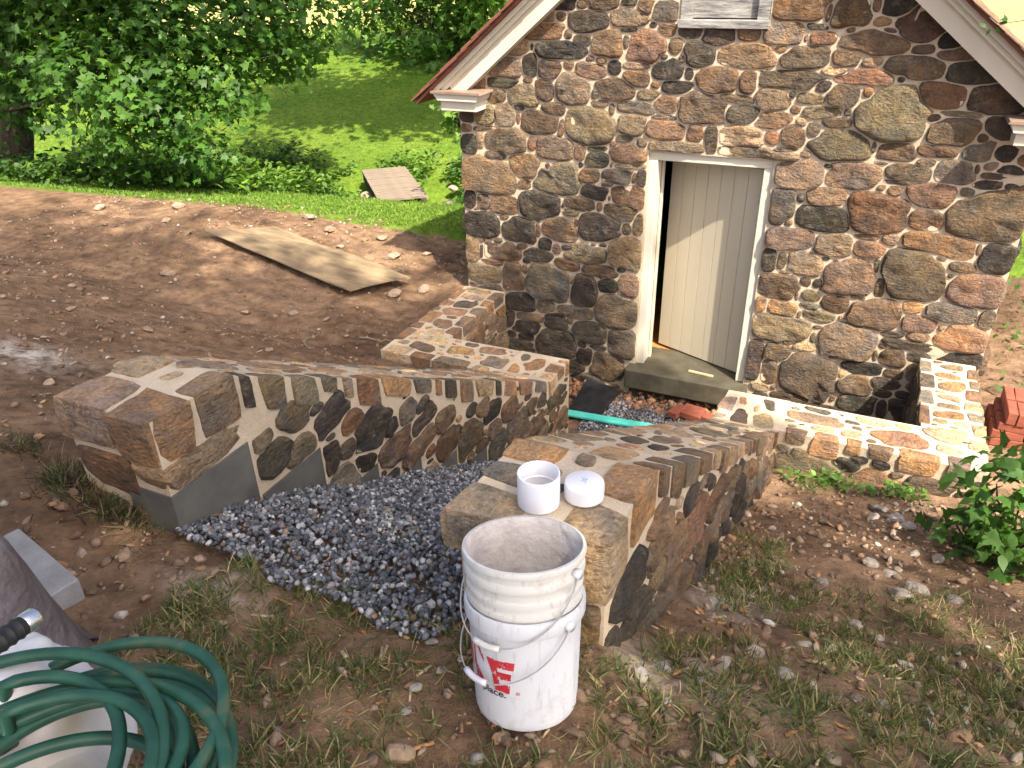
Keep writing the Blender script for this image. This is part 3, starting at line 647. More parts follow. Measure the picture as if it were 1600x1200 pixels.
lwall(1, "low L-shaped stone wall capped with mortar, beside the stacked bricks")

# ---------------------------------------------------------------- scatter tools
def rquat(n):
    q = rng.normal(size=(n, 4)); q /= np.linalg.norm(q, axis=1)[:, None]; w, x, y, z = q.T
    return np.stack([1-2*(y*y+z*z), 2*(x*y-z*w), 2*(x*z+y*w), 2*(x*y+z*w), 1-2*(x*x+z*z), 2*(y*z-x*w), 2*(x*z-y*w), 2*(y*z+x*w), 1-2*(x*x+y*y)], -1).reshape(n, 3, 3)
def frames(nrm, spin=None):
    """rotation matrices whose third column is nrm"""
    n = nrm/np.linalg.norm(nrm, axis=1)[:, None]; a = rng.normal(size=n.shape) if spin is None else spin
    x = np.cross(a, n); x /= np.linalg.norm(x, axis=1)[:, None]; y = np.cross(n, x)
    return np.stack([x, y, n], -1)
def scatter(name, bases, pos, rot, scl, col, mat, parent=None, smooth=False):
    """many small pieces as one mesh; bases = list of (verts, tri/quad array)"""
    pos = np.asarray(pos, float); n = len(pos); scl = np.asarray(scl, float)
    if scl.ndim == 1: scl = np.repeat(scl[:, None], 3, 1)
    col = np.asarray(col, float)
    if col.shape[1] == 3: col = np.concatenate([col, rng.random((n, 1))], 1)
    which = rng.integers(0, len(bases), n); V = []; Fa = []; Cc = []; k = 0
    for b, (bv, bf) in enumerate(bases):
        i = np.where(which == b)[0]
        if not len(i): continue
        v = np.einsum('nij,nkj->nki', rot[i], bv[None]*scl[i][:, None, :])+pos[i][:, None, :]
        f = bf[None]+(np.arange(len(i))*len(bv))[:, None, None]+k
        V.append(v.reshape(-1, 3)); Fa.append(f.reshape(-1, bf.shape[1])); Cc.append(np.repeat(col[i], len(bv), 0)); k += len(i)*len(bv)
    return obj(name, mesh(name, np.concatenate(V), np.concatenate(Fa), smooth, np.concatenate(Cc), None, mat), parent)
ph = (1+5**.5)/2
ICO = np.array([(-1, ph, 0), (1, ph, 0), (-1, -ph, 0), (1, -ph, 0), (0, -1, ph), (0, 1, ph), (0, -1, -ph), (0, 1, -ph), (ph, 0, -1), (ph, 0, 1), (-ph, 0, -1), (-ph, 0, 1)])/math.hypot(1, ph)
ICF = np.array([(0, 11, 5), (0, 5, 1), (0, 1, 7), (0, 7, 10), (0, 10, 11), (1, 5, 9), (5, 11, 4), (11, 10, 2), (10, 7, 6), (7, 1, 8), (3, 9, 4), (3, 4, 2), (3, 2, 6), (3, 6, 8), (3, 8, 9), (4, 9, 5), (2, 4, 11), (6, 2, 10), (8, 6, 7), (9, 8, 1)])
CHIPS = [(ICO*(1+rng.normal(0, .22, (12, 1)))*rng.uniform(.6, 1.1, 3), ICF) for _ in range(10)]
def leafshape(pts, cup=.12):
    P = np.array([(0, .28)]+pts); z = -cup*(P[:, 0]**2+(P[:, 1]-.28)**2)*2; n = len(pts)
    return np.column_stack([P, z]), np.array([(0, i+1, (i+1) % n+1) for i in range(n)])
MAPLE = leafshape([(0, 0), (.20, .03), (.46, .02), (.34, .20), (.56, .50), (.28, .46), (.16, .62), (0, 1.0), (-.16, .62), (-.28, .46), (-.56, .50), (-.34, .20), (-.46, .02), (-.20, .03)])
OVAL = leafshape([(0, 0), (.22, .2), (.25, .5), (0, 1.), (-.25, .5), (-.22, .2)])
BLADES = []
for k in range(6):
    b = rng.uniform(.15, .9); tw = rng.normal(0, .15); v = []
    for j, (h, wd) in enumerate(((0, 1), (.4, .9), (.75, .6), (1, 0))):
        y = b*h*h; x = tw*h
        v += [(x-wd*.5, y, h*(1-.25*b*h)), (x+wd*.5, y, h*(1-.25*b*h))] if wd else [(x, y, h*(1-.25*b*h))]
    BLADES.append((np.array(v), np.array([(0, 1, 3), (0, 3, 2), (2, 3, 5), (2, 5, 4), (4, 5, 6)])))
def zrot(n, lean=.25):
    a = rng.uniform(0, 2*np.pi, n); up = np.column_stack([rng.normal(0, lean, (n, 2)), np.ones(n)])
    return frames(up, np.column_stack([np.cos(a), np.sin(a), np.zeros(n)]))
def mixc(n, cols, wts, jit=.25):
    c = np.array(cols)[rng.choice(len(cols), n, p=np.array(wts)/sum(wts))]
    return c*rng.uniform(1-jit, 1+jit, (n, 1))
def grass(name, label, x, y, h, wd, cols, wts, lean=.35, kind="stuff", cat="grass"):
    n = len(x); z = GZ(x, y)-.008
    s = np.column_stack([wd*rng.uniform(.7, 1.4, n), h, h])
    o = scatter(name, BLADES, np.column_stack([x, y, z]), zrot(n, lean), s, mixc(n, cols, wts), M['grass'])
    return tag(o, label, cat, kind=kind)
def rock_mesh(r=1., sub=2, rough_=.2, sq=.6):
    import bmesh
    bm = bmesh.new(); bmesh.ops.create_icosphere(bm, subdivisions=sub, radius=1)
    k = rng.uniform(0, 99); P = np.array([v.co[:] for v in bm.verts]); F = [[v.index for v in f.verts] for f in bm.faces]; bm.free()
    P = P*(1+rough_*fbm(P[:, 0]*1.6+k, P[:, 1]*1.6, P[:, 2]*1.6, 81, 3))[:, None]
    for _ in range(6):
        d = rng.normal(size=3); d /= np.linalg.norm(d); m = P @ d; c = rng.uniform(.55, .85); P = P-np.maximum(0, m-c)[:, None]*d*.85
    P[:, 2] *= sq
    return P*r, F

# ---------------------------------------------------------------- gravel, rubble, loose stones
n = 42000
x = rng.uniform(-.82, .95, n); y = rng.uniform(-5.32, -.12, n)
k = (x > -.81) & (x < rwx(y, -.45)) & (y > -5.17-.09*sst(-.7, .3, x)+.05*fbm(x*4, y*0, 0, 91, 2)) & ~((y > -.2+.1*fbm(x*3, x*0, 0, 92, 2)) & (x < .1))
x, y = x[k], y[k]; n = len(x); r = .005+.0095*rng.random(n)**.8; z = G(x, y)+.03+rng.uniform(0, .02, n)
o = scatter("gravel", CHIPS, np.column_stack([x, y, z]), rquat(n), r[:, None]*rng.uniform(.7, 1.3, (n, 3)), mixc(n, [(.085, .094, .108), (.14, .15, .168), (.23, .24, .26), (.42, .42, .42), (.22, .15, .10)], [4.2, 3.6, 2.8, 1.7, .4]), M['gravel'])
tag(o, "blue-grey crushed gravel laid between the wing walls", "gravel", kind="stuff")
n = 1100; x = rng.uniform(-1.9, 1.9, n); y = rng.uniform(-.30, -.03, n); z = G(x, y)+.02+.2*np.clip(y+.3, 0, 1)*rng.uniform(0, 1, n)
o = scatter("rubble", CHIPS, np.column_stack([x, y, z]), rquat(n), rng.uniform(.012, .05, n)[:, None]*rng.uniform(.6, 1.3, (n, 3)), mixc(n, [(.26, .13, .07), (.34, .19, .10), (.13, .09, .065), (.42, .30, .19)], [4, 3, 3, 1]), M['pebble'])
tag(o, "orange-brown rubble and clay along the foot of the house", "rubble", kind="stuff")
n = 17000; x = np.concatenate([rng.uniform(-8, -1.3, 10000), rng.uniform(.9, 3, 4000), rng.uniform(-1.4, 2.4, 3000)]); y = np.concatenate([rng.uniform(-5.2, 1.3, 10000), rng.uniform(-5, -1.75, 4000), rng.uniform(-6.2, -5.2, 3000)])
k = (fbm(x*1.1, y*1.1, 0, 95, 3)+rng.uniform(-.5, .5, n) > -.05) & ~((x > -2.5) & (y > -1.8) & (x < 2.5)); x, y = x[k], y[k]; n = len(x)
r = .005+.022*rng.random(n)**3.5
o = scatter("pebbles", CHIPS, np.column_stack([x, y, GZ(x, y)+r*.3]), zrot(n, .4), r[:, None]*np.array([1.3, 1., .55])*rng.uniform(.7, 1.3, (n, 3)), mixc(n, [(.38, .29, .21), (.27, .19, .13), (.20, .13, .085), (.45, .40, .34), (.36, .21, .115)], [1.5, 4, 5, .7, 2]), M['pebble'])
tag(o, "small stone chips and clods strewn over the bare earth", "pebbles", kind="stuff")
n = 520; x = np.concatenate([rng.uniform(-.3, 2.3, 420), rng.uniform(-4, -1.5, 100)]); y = np.concatenate([rng.uniform(-6, -4.2, 420), rng.uniform(-5, -1.8, 100)])
k = ~((x > .3) & (x < .85) & (y > -5.1)); x, y = x[k], y[k]; n = len(x)
bx = MB().box((-1, -1, -1), (1, 1, 1)); BOXB = [(np.array(bx.v), np.array(bx.f))]
o = scatter("wood_chips", BOXB, np.column_stack([x, y, GZ(x, y)+.006]), zrot(n, .3), np.column_stack([rng.uniform(.008, .035, n), rng.uniform(.002, .006, n), rng.uniform(.001, .003, n)]), mixc(n, [(.40, .21, .09), (.30, .16, .09), (.50, .38, .22)], [2, 2, 1]), M['pebble'])
tag(o, "orange-brown bark and wood chips lying in the grass", "wood chips", kind="stuff")
RK = [rock_mesh(1, 2, .25, .5) for _ in range(9)]
def loose(x, y, r, c_,  label, group=None, name="loose_stone", sink=.15, cat="stone", zs=None):
    r = r*(.72 if y > -3.8 else .55)
    P, F = RK[int(rng.integers(0, 9))]; col = np.tile((*(np.array(c_)*rng.uniform(.85, 1.15)), rng.random()), (len(P), 1))
    o = obj(name, mesh(name, P, F, False, col, None, M['pebble'])); o.scale = (r*rng.uniform(.85, 1.3), r, r*rng.uniform(.8, 1.1)); o.rotation_euler = (rng.normal(0, .15), rng.normal(0, .15), rng.uniform(0, 6.3))
    o.location = (x, y, (float(GZ(x, y)) if zs is None else zs)+r*.5*(1-sink*2)); return tag(o, label, cat, group)
for (x, y, r) in [(-5.1, -1.35, .11), (-3.9, -1.6, .06), (-3.55, -1.35, .07), (-3.2, -1.3, .05), (-5.1, -2.4, .05), (-4.7, -2.4, .05), (-3.6, -2.9, .055), (-2.9, -3.7, .06), (-2.7, -4.3, .06), (-3.3, -4.5, .07), (-3.0, -4.75, .08), (-2.6, -4.7, .05), (-4.3, -3.0, .05), (-4.6, -3.3, .045), (-4.9, -3.2, .06), (-6.3, -.2, .09), (-4.5, .55, .12), (-3.9, .75, .1), (-3.5, .35, .12), (-3.2, .6, .08), (-4.1, .2, .07), (-5.0, .8, .1), (-6.6, .3, .12), (-7.4, -.2, .1), (-2.75, -.25, .11), (-2.95, -.5, .12), (-2.4, -2.9, .05), (-3.0, -2.3, .05), (-2.3, -3.7, .04), (-2.6, .95, .09), (-3.0, 1.05, .06)]:
    if y > -.1: lab = "pale flat stone on the dirt between the plywood sheet and the lawn strip"
    elif y > -.6 and x > -3: lab = "brownish stone on the dirt under the near corner of the plywood sheet"
    elif y > -1.9: lab = "pale stone on the open dirt between the plywood sheet and the wing wall"
    elif x > -3.45 and y < -3.5: lab = "small pale stone on the dirt near the white lime patch"
    else: lab = "small pale stone on the bare dirt slope away from the walls"
    loose(x, y, r, (.36, .265, .185), lab, "loose stones on the dirt slope")
for (x, y, r) in [(1.70, -2.15, .085), (1.78, -2.28, .07), (1.66, -2.3, .05), (1.84, -2.42, .06), (1.62, -3.2, .06), (1.70, -3.3, .05), (1.80, -3.45, .075), (1.73, -3.55, .06), (1.95, -3.5, .05), (1.55, -3.9, .05), (1.62, -4.05, .045), (1.35, -4.4, .05), (1.2, -4.6, .055), (1.45, -4.35, .04), (1.3, -4.75, .05), (1.12, -4.85, .045), (1.95, -2.9, .05), (1.4, -3.6, .04), (1.68, -4.35, .05)]:
    loose(x, y, r, (.30, .255, .21), "grey stone in the little heap on bare earth before the low wall" if y > -2.5 else ("grey-brown stone on bare earth halfway along the wing wall" if y > -3.7 else "grey-brown stone in the worn grass beside the wing wall"), "loose stones beside the wing wall")
for (x, y, r) in [(.93, -5.12, .05), (.98, -5.02, .03), (.40, -5.32, .03), (.44, -5.27, .025), (.33, -5.25, .03), (.38, -5.42, .035), (.40, -5.50, .028), (1.02, -5.2, .025), (.3, -5.36, .022)]:
    loose(x, y, r, (.36, .32, .28), "small whitish stone on the ground around the white buckets", "small stones around the buckets")
loose(.455, -5.625, .075, (.44, .31, .20), "smooth tan rock sunk in the grass", name="tan_rock", sink=.2)
loose(-6.1, 6.2, .22, (.46, .33, .22), "round tan boulder in the grass by the house corner", name="boulder", sink=.2, cat="boulder")
for i, (x, y, r) in enumerate([(-6.95, 4.75, .22), (-7.2, 5.2, .25), (-7.5, 5.5, .2), (-6.85, 4.45, .15), (-7.3, 4.85, .17), (-5.85, 5.75, .2), (-6.2, 6.6, .16)]):
    loose(x, y, r, (.34, .27, .20), "creek stone propping the side of the wooden footbridge", "stones beside the footbridge", name="creek_stone", sink=0, zs=-.62+.06*(i % 4))

# ---------------------------------------------------------------- boards, bricks, cloth near the door
def sheet(name, mat, c, thick, label, cat, nx=14, ny=5, sag=.03, kind=None):
    """thin sheet over four corner points with a gentle warp"""
    c = [np.array(q, float) for q in c]; V = []
    u, v = np.meshgrid(np.linspace(0, 1, nx), np.linspace(0, 1, ny)); u, v = u.ravel(), v.ravel()
    P = np.outer((1-u)*(1-v), c[0])+np.outer(u*(1-v), c[1])+np.outer(u*v, c[2])+np.outer((1-u)*v, c[3])
    P[:, 2] += sag*(fbm(u*3, v*2, 0, 101, 2))
    m = len(P); V = np.concatenate([P, P-np.array([0, 0, thick])]); I = np.arange(m).reshape(ny, nx); F = []
    for j in range(ny-1):
        for i in range(nx-1):
            a, b, d, e = int(I[j, i]), int(I[j, i+1]), int(I[j+1, i+1]), int(I[j+1, i]); F += [[a, b, d, e], [e+m, d+m, b+m, a+m]]
    ring = list(I[0, :])+list(I[1:, -1])+list(I[-1, -2::-1])+list(I[-2:0:-1, 0]); ring = [int(q) for q in ring]
    F += [[ring[i], ring[i]+m, ring[(i+1) % len(ring)]+m, ring[(i+1) % len(ring)]] for i in range(len(ring))]
    return tag(obj(name, mesh(name, V, F, mat=mat)), label, cat, kind=kind)
sheet("plywood_sheet", M['ply'], [(-5.50, -.42, .90), (-3.25, -.82, .68), (-2.90, -.24, .66), (-4.92, .10, .88)], .012, "muddy plywood sheet lying on the bare dirt slope", "plywood", sag=.025)
sheet("ground_cloth", M['fabric'], [(-.98, -.70, -.28), (-.66, -.60, -.29), (-.60, -.16, -.25), (-.98, -.10, -.20)], .004, "black ground cloth with wall shadow built in, beside the gravel at the wing wall end", "ground cloth", sag=.02)  # one black sheet stands for the cloth and the shadow on it
t = MB().box((-.42, -.045, -.012), (.42, .045, .012)).build("painted_plank", M['teal'], bevel=.004); t.location = (-.55, -.66, -.288); t.rotation_euler = (.05, .02, R_(6)); tag(t, "turquoise painted plank half buried in the gravel", "plank")
t = MB().box((-.12, -.011, -.006), (.12, .011, .006)).build("wood_shim", M['pine']); t.location = (.12, .03, .0065); t.rotation_euler = (0, 0, R_(-6)); tag(t, "pale wood shim lying on the dark door sill", "shim")
bm_ = MB().box((-.1, -.047, -.03), (.1, .047, .03)); BRK = mesh("brick", bm_.v, bm_.f, mat=M['brick'])
def brick(p, rz, label, group, rx=0, ry=0):
    o = obj("brick", BRK); o.location = p; o.rotation_euler = (rx, ry, rz); m = o.modifiers.new("b", 'BEVEL'); m.width = .004; m.segments = 1
    return tag(o, label, "brick", group)
for p, rz in [((-.005, -.30, -.262), R_(74)), ((.135, -.315, -.266), R_(-10)), ((.14, -.215, -.268), R_(-9)), ((.335, -.33, -.262), R_(-12))]:
    brick(p, rz, "red brick turned end-on to the others below the door sill" if rz > 1 else "red brick laid along the foot of the door sill on gravel", "bricks below the door sill")
PX, PY, PZ = 2.38, -.98, .40
pal = thing("pallet", "pale wooden pallet under the stacked red bricks", "pallet", (PX+.4, PY+.3, PZ-.06))
for i in range(4): child(MB().box((PX-.02, PY+.02+i*.17, PZ-.018), (PX+1.0, PY+.12+i*.17, PZ)).build("slat", M['pine']), pal)
for i in range(3): child(MB().box((PX+.02+i*.42, PY, PZ-.1), (PX+.10+i*.42, PY+.66, PZ-.019)).build("bearer", M['pine']), pal)
lb, gb = "red brick standing on edge in the top row of the stack", "bricks stacked on the pallet"
for row in range(2):
    yb = PY+.1+.215*row
    for i in range(8): brick((PX+.05+i*.118, yb, PZ+.031), R_(90)+rng.normal(0, .03), "red brick laid end-on in the bottom row on the pallet", gb)
    xs = PX+.1
    for i in range(4): brick((xs+i*.212, yb-.047, PZ+.093), rng.normal(0, .025), "red brick laid lengthwise in the second row of the stack", gb); brick((xs+i*.212, yb+.05, PZ+.093), rng.normal(0, .025), "red brick laid lengthwise in the second row of the stack", gb)
    for i in range(4): brick((xs+.03+i*.216, yb-.047, PZ+.155), rng.normal(0, .03), "red brick laid lengthwise in the third row of the stack", gb); brick((xs+.03+i*.216, yb+.05, PZ+.155), rng.normal(0, .03), "red brick laid lengthwise in the third row of the stack", gb)
    xx = PX+.03
    for i in range(11):
        xx += .064+(.03 if i in (3, 6) else 0); brick((xx, yb+rng.normal(0, .006), PZ+.234), R_(90)+rng.normal(0, .03), lb, gb, 0, 0).rotation_euler = (R_(90), 0, R_(90)+rng.normal(0, .03))
# footbridge
fb = thing("footbridge", "small grey plank footbridge over the creek ditch", "footbridge", (-6.95, 5.7, -.5))
A = np.array([-6.22, 4.83]); ax = np.array([-.665, .747]); nn_ = 14; Lb = 2.35
for i in range(nn_):
    o = MB().box((-.44, -Lb/nn_/2+.006, -.02), (.44, Lb/nn_/2-.006, .02)).build("plank", M['plank']); p = A+ax*(i+.5)*Lb/nn_
    o.location = (p[0], p[1], -.19+rng.normal(0, .004)); o.rotation_euler = (0, rng.normal(0, .008), math.atan2(ax[1], ax[0])-math.pi/2+rng.normal(0, .01)); child(o, fb)
for s in (-.36, .36):
    o = MB().box((-.05, -Lb/2-.1, -.1), (.05, Lb/2+.1, .1)).build("stringer", M['bark']); p = A+ax*Lb/2; o.location = (p[0]+s*.747, p[1]+s*.665, -.315); o.rotation_euler = (0, 0, math.atan2(ax[1], ax[0])-math.pi/2); child(o, fb)

# ---------------------------------------------------------------- buckets and plastic fittings
def m_bucket(name, c, dirt, amt):
    t = NT(name); P = t.objc()
    d = t.ramp(t.noise(P, 7, 6, .7), [(amt, 0.), (amt+.2, .85)]); s = t.ramp(t.noise(t.scale(P, (60, 60, 9)), 1, 5, .7), [(.55, 0.), (.75, .5)])
    col = t.mix(d, c, dirt); col = t.mix(s, col, tuple(q*.55 for q in dirt))
    return t.fin(col, .5, t.bump(t.noise(P, 50, 4), .08, .004), .4)
M['bkt'] = m_bucket("white plastic bucket", (.70, .71, .73), (.46, .40, .31), .56); M['bkt2'] = m_bucket("dirty white bucket", (.68, .67, .62), (.48, .40, .29), .54)
M['resid'] = m_plain("dried mortar film", (.42, .375, .345), (.66, .61, .57), 9, .8, .9, 26, .012)
BX, BY, BZ = .675, -5.335, 1.822
phi0 = R_(-65.4)                                                      # bearing the lettering faces
def bpt(r, a, z): b = phi0+R_(a); return (r*math.cos(b), r*math.sin(b), z)
b1 = thing("bucket", "white plastic bucket with worn red lettering, holding a second bucket", "bucket", (BX, BY, BZ))
tilt = Matrix.Rotation(R_(-13), 4, Vector((.416, -.909, 0)).cross(Vector((0, 0, -1))))
b1.rotation_euler = tilt.to_euler(); b1.scale = (1, 1, .88)
rad = lambda z: .135+.013*z/.36
body = MB().lathe([(0, .004), (.126, .003), (.132, 0), (.1352, .012)]+[(rad(z), z) for z in np.linspace(.02, .312, 10)]+[(.154, .314), (.1565, .322), (.157, .352), (.155, .362), (.149, .364), (.145, .35), (.142, .3), (.123, .02), (0, .02)], 56).build("body", M['bkt'], b1, True, 35)
b2 = thing("bucket", "dirty ribbed bucket crusted with mortar, nested inside the lettered bucket", "bucket", Vector((BX, BY, BZ))+tilt @ Vector((0, 0, .116))); b2.rotation_euler = tilt.to_euler(); b2.scale = (1, 1, .88)
prof = [(0, 0), (.118, 0), (.1375, .20), (.143, .235), (.1495, .239), (.1505, .246), (.1495, .253), (.142, .257), (.142, .268), (.1495, .272), (.1505, .281), (.1495, .288), (.143, .292), (.143, .318), (.1535, .322), (.155, .333), (.1525, .342), (.1465, .346), (.1465, .366), (.157, .370), (.1585, .38), (.156, .389), (.149, .39)]
body2 = MB().lathe(prof, 56).build("body", M['bkt2'], b2, True, 35)
MB().lathe([(.1488, .389), (.1455, .384), (.142, .36), (.136, .25), (.128, .13), (.11, .085), (.06, .07), (0, .066)], 56).build("mortar_lining", M['resid'], b2, True)
def handle(b, a0, ze, drop, r, mg):
    pts = []
    for t in np.linspace(-90, 90, 41):
        s = math.cos(R_(t)); pts.append(bpt(r+.004+.012*s, a0+t, ze-drop*s**.75))
    MB().tube(pts, .0022, 8).build("handle", M['wire'], b, True)
    g = [bpt(r+.016, a0+t, ze-drop*math.cos(R_(t))**.75) for t in np.linspace(-13, 13, 7)]
    h = [o for o in b.children if o.name.startswith("handle")][0]
    MB().tube(g, .0085, 12).build("grip", mg, h, True)
    for s in (-90, 90): MB().tube([bpt(r-.006, a0+s, ze), bpt(r+.012, a0+s, ze)], .014, 14).build("ear", M['bkt'], b, True)
handle(b1, -48, .335, .165, .157, M['pvc']); handle(b2, -35, .345, .185, .154, M['bkt2'])
def inpoly(x, y, P):
    c = np.zeros(x.shape, bool); n = len(P)
    for i in range(n):
        (x1, y1), (x2, y2) = P[i], P[i-1]
        c ^= ((y1 > y) != (y2 > y)) & (x < (x2-x1)*(y-y1)/((y2-y1) or 1e-9)+x1)
    return c
def decal(polys, a0, a1, z0, z1, mat, name, res=(64, 52), worn=.16):
    """print on the bucket side; polys in unit coordinates of the patch"""
    nx, ny = res; u, v = np.meshgrid(np.arange(nx)+.5, np.arange(ny)+.5); u, v = u/nx, v/ny; k = np.zeros(u.shape, bool)
    for P in polys: k |= inpoly(u, v, P)
    k &= fbm(u*9+a0, v*7, 0, 111, 3)+rng.normal(0, .12, u.shape) < .62-worn*2
    V = []; F = []
    for j, i in zip(*np.where(k)):
        q = []
        for du, dv in ((0, 0), (1, 0), (1, 1), (0, 1)):
            z = z0+(z1-z0)*(j+dv)/ny; q.append(len(V)); V.append(bpt(rad(z)+.0007, a0+(a1-a0)*(i+du)/nx, z))
        F.append(q)
    return obj(name, mesh(name, V, F, mat=mat), body)
decal([[(.02, .97), (1, 1), (.96, .76), (.42, .74), (.43, .63), (.88, .63), (.85, .42), (.46, .41), (.47, .27), (.83, .26), (.8, .0), (.30, .03), (.22, .5)]], -44, -11, .128, .235, M['red'], "letter_e", worn=.1)
decal([[(.0, 1.), (.35, .95), (.95, .6), (.9, .78), (.55, .98), (.3, 1.)], [(.05, .3), (.3, .38), (.8, .18), (.9, .0), (.3, .05)], [(0, .95), (.2, .9), (.22, .3), (0, .35)]], -66, -46, .128, .255, M['red'], "letter_c", worn=.14)
decal([[(.0, 1.), (.18, 1.), (.18, 0), (.0, .05)], [(.3, 1.), (.5, 1.), (.55, .1), (.32, .1)], [(.65, .95), (.85, .9), (.9, .15), (.7, .15)]], -86, -68, .14, .245, M['red'], "letter_a", worn=.16)
def text_on_bucket(s, a0, z0, size, mat, name):
    cu_ = bpy.data.curves.new("t", 'FONT'); cu_.body = s; cu_.size = size; cu_.offset = size*.018; to = bpy.data.objects.new("t", cu_); COL.objects.link(to)
    me = to.to_mesh(); V = np.array([v.co[:] for v in me.vertices]); F = [list(p.vertices) for p in me.polygons]; to.to_mesh_clear(); bpy.data.objects.remove(to); bpy.data.curves.remove(cu_)
    W = [bpt(rad(z0+y)+.0008, a0+math.degrees(x/.135), z0+y) for x, y, _ in V]
    obj(name, mesh(name, W, F, mat=mat), body)
text_on_bucket("ful", -66, .118, .030, M['red'], "tagline"); text_on_bucket("place.", -52, .112, .032, M['black'], "tagline")
text_on_bucket("®", -11, .128, .014, M['red'], "mark")
pz = 2.178
f1 = MB().lathe([(.0555, .0), (.0615, 0), (.0615, .1), (.0605, .102), (.057, .102), (.056, .1), (.056, .052), (.0535, .05), (.0535, .046), (.0555, .044), (.0555, 0)], 48).build("pipe_fitting", M['pvc'], None, True, 35); f1.location = (.555, -4.965, pz); tag(f1, "open white plastic pipe fitting standing on the wing wall", "pipe fitting")
f2 = thing("plastic_end_cap", "closed white plastic pipe cap beside the open fitting", "pipe cap", (.665, -4.885, pz))
MB().lathe([(.0, 0.), (.0585, 0), (.059, .04), (.057, .047), (.052, .05), (0, .0515)], 48).build("shell", M['pvc'], f2, True, 35)
M['blue'] = m_plain("blue pen", (.25, .42, .62), (.4, .55, .7), 60, .6)
for i, (a, b, c, d) in enumerate([(-.012, .012, -.002, -.006), (-.002, .014, .006, -.012), (.008, .012, -.01, -.008)]):
    MB().tube([(a, b, .0522), ((a+c)/2+.004, (b+d)/2, .0522), (c, d, .0522)], .0011, 6).build("pen_mark", M['blue'], f2)

# ---------------------------------------------------------------- hose, sack, tarp pile
def blob(name, lo, hi, mat, label, cat, pw=4, rough_=.05, n=26, wr=0.):
    g = np.linspace(-1, 1, n+1); V = []; F = []; vid = {}
    def vi(p):
        k = tuple(np.round(p, 4))
        if k not in vid: vid[k] = len(V); V.append(p)
        return vid[k]
    for a_ in range(3):
        for sg in (-1, 1):
            for i in range(n):
                for j in range(n):
                    q = []
                    for s, t_ in ((i, j), (i+1, j), (i+1, j+1), (i, j+1)):
                        p = [0, 0, 0]; p[a_] = sg; p[(a_+1) % 3] = g[s]; p[(a_+2) % 3] = g[t_]; q.append(vi(p))
                    F.append(q if sg > 0 else q[::-1])
    P = np.array(V); P = P/((np.abs(P)**pw).sum(1)**(1/pw))[:, None]; lo, hi = np.array(lo), np.array(hi)
    nrm = P/np.linalg.norm(P, axis=1)[:, None]; W = (lo+hi)/2+P*(hi-lo)/2
    d = rough_*fbm(W[:, 0]*4, W[:, 1]*4, W[:, 2]*4, 121, 4)+wr*(np.abs(fbm(W[:, 0]*7+3, W[:, 1]*7, W[:, 2]*5, 131, 3))-.2)
    W = W+nrm*d[:, None]
    return tag(obj(name, mesh(name, W, F, True, mat=mat)), label, cat)
M['sack'] = m_plain("white woven plastic", (.62, .58, .55), (.78, .75, .73), 5, .55, .3, 24, .006); M['tarp'] = m_plain("grey brown tarp", (.085, .066, .066), (.20, .165, .165), 4.5, .42, .8, 14, .02, .5, (1, 1, 1.5), 8)
M['rub'] = m_plain("black rubber", (.012, .013, .013), (.03, .03, .03), 20, .5); M['chrome'] = m_plain("worn chrome", (.6, .6, .6), (.75, .75, .75), 20, .25); M['chrome'].node_tree.nodes["Principled BSDF"].inputs["Metallic"].default_value = .9
blob("white_sack", (-.05, -6.75, 1.82), (.56, -6.10, 2.39), M['sack'], "bulging white plastic sack under the green hose", "sack", 4, .05, 26, .03)
blob("white_sack", (-.08, -6.27, 2.05), (.16, -6.01, 2.53), M['sack'], "torn white plastic sack tucked beside the tarp below the hose nozzle", "sack", 3, .08, 18, .06)
V = []; F = []; nx, ny = 60, 44
u, v = np.meshgrid(np.linspace(-1.5, .10, nx), np.linspace(-6.75, -5.45, ny))
EP = [(-1.6, -5.55), (-.62, -5.67), (-.36, -5.73), (-.20, -5.90), (-.10, -6.2), (-.05, -6.8)]    # border of the tarp on the ground
dd = np.full(u.shape, 9.); ii = np.zeros(u.shape, bool)
for (x0, y0), (x1, y1) in zip(EP[:-1], EP[1:]):
    L2 = (x1-x0)**2+(y1-y0)**2; q = np.clip(((u-x0)*(x1-x0)+(v-y0)*(y1-y0))/L2, 0, 1); dd = np.minimum(dd, np.hypot(u-x0-q*(x1-x0), v-y0-q*(y1-y0)))
ii = inpoly(u, v, EP+[(-1.7, -6.8)]); dd = np.where(ii, dd, -dd)+.03*fbm(u*5, v*5, 0, 161, 2)
zt = GZ(u, v)+.012+.52*sst(0, .15, dd)*(.5+.5*sst(-.22, -.52, u))+.04*fbm(u*4+1, v*4, 0, 141, 4)*sst(0, .1, dd)+.05*np.abs(fbm(u*5+v*3, v*2-u*1.5, 0, 151, 3))*sst(-.02, .15, dd)
cut = dd > -.015
idm = np.arange(nx*ny).reshape(ny, nx)
Fq = [[int(idm[j, i]), int(idm[j, i+1]), int(idm[j+1, i+1]), int(idm[j+1, i])] for j in range(ny-1) for i in range(nx-1) if cut[j, i] and cut[j+1, i+1]]
tp = tag(obj("tarp", mesh("tarp", np.stack([u, v, zt], -1), Fq, True, mat=M['tarp'])), "dusty grey-brown tarp draped over a pile beside the concrete block", "tarp")
md = tp.modifiers.new("s", 'SOLIDIFY'); md.thickness = .006
cb = MB().box((-.2, -.1, 0), (.2, .1, .095)).build("concrete_block", M['cmu'], bevel=.006); cb.location = (-.985, -5.60, 1.795); cb.rotation_euler = (0, R_(2), R_(-12)); tag(cb, "light grey concrete block sticking out from under the tarp", "block")
t = np.linspace(0, 1, 1100); th = 2*np.pi*13.5*t+2.6
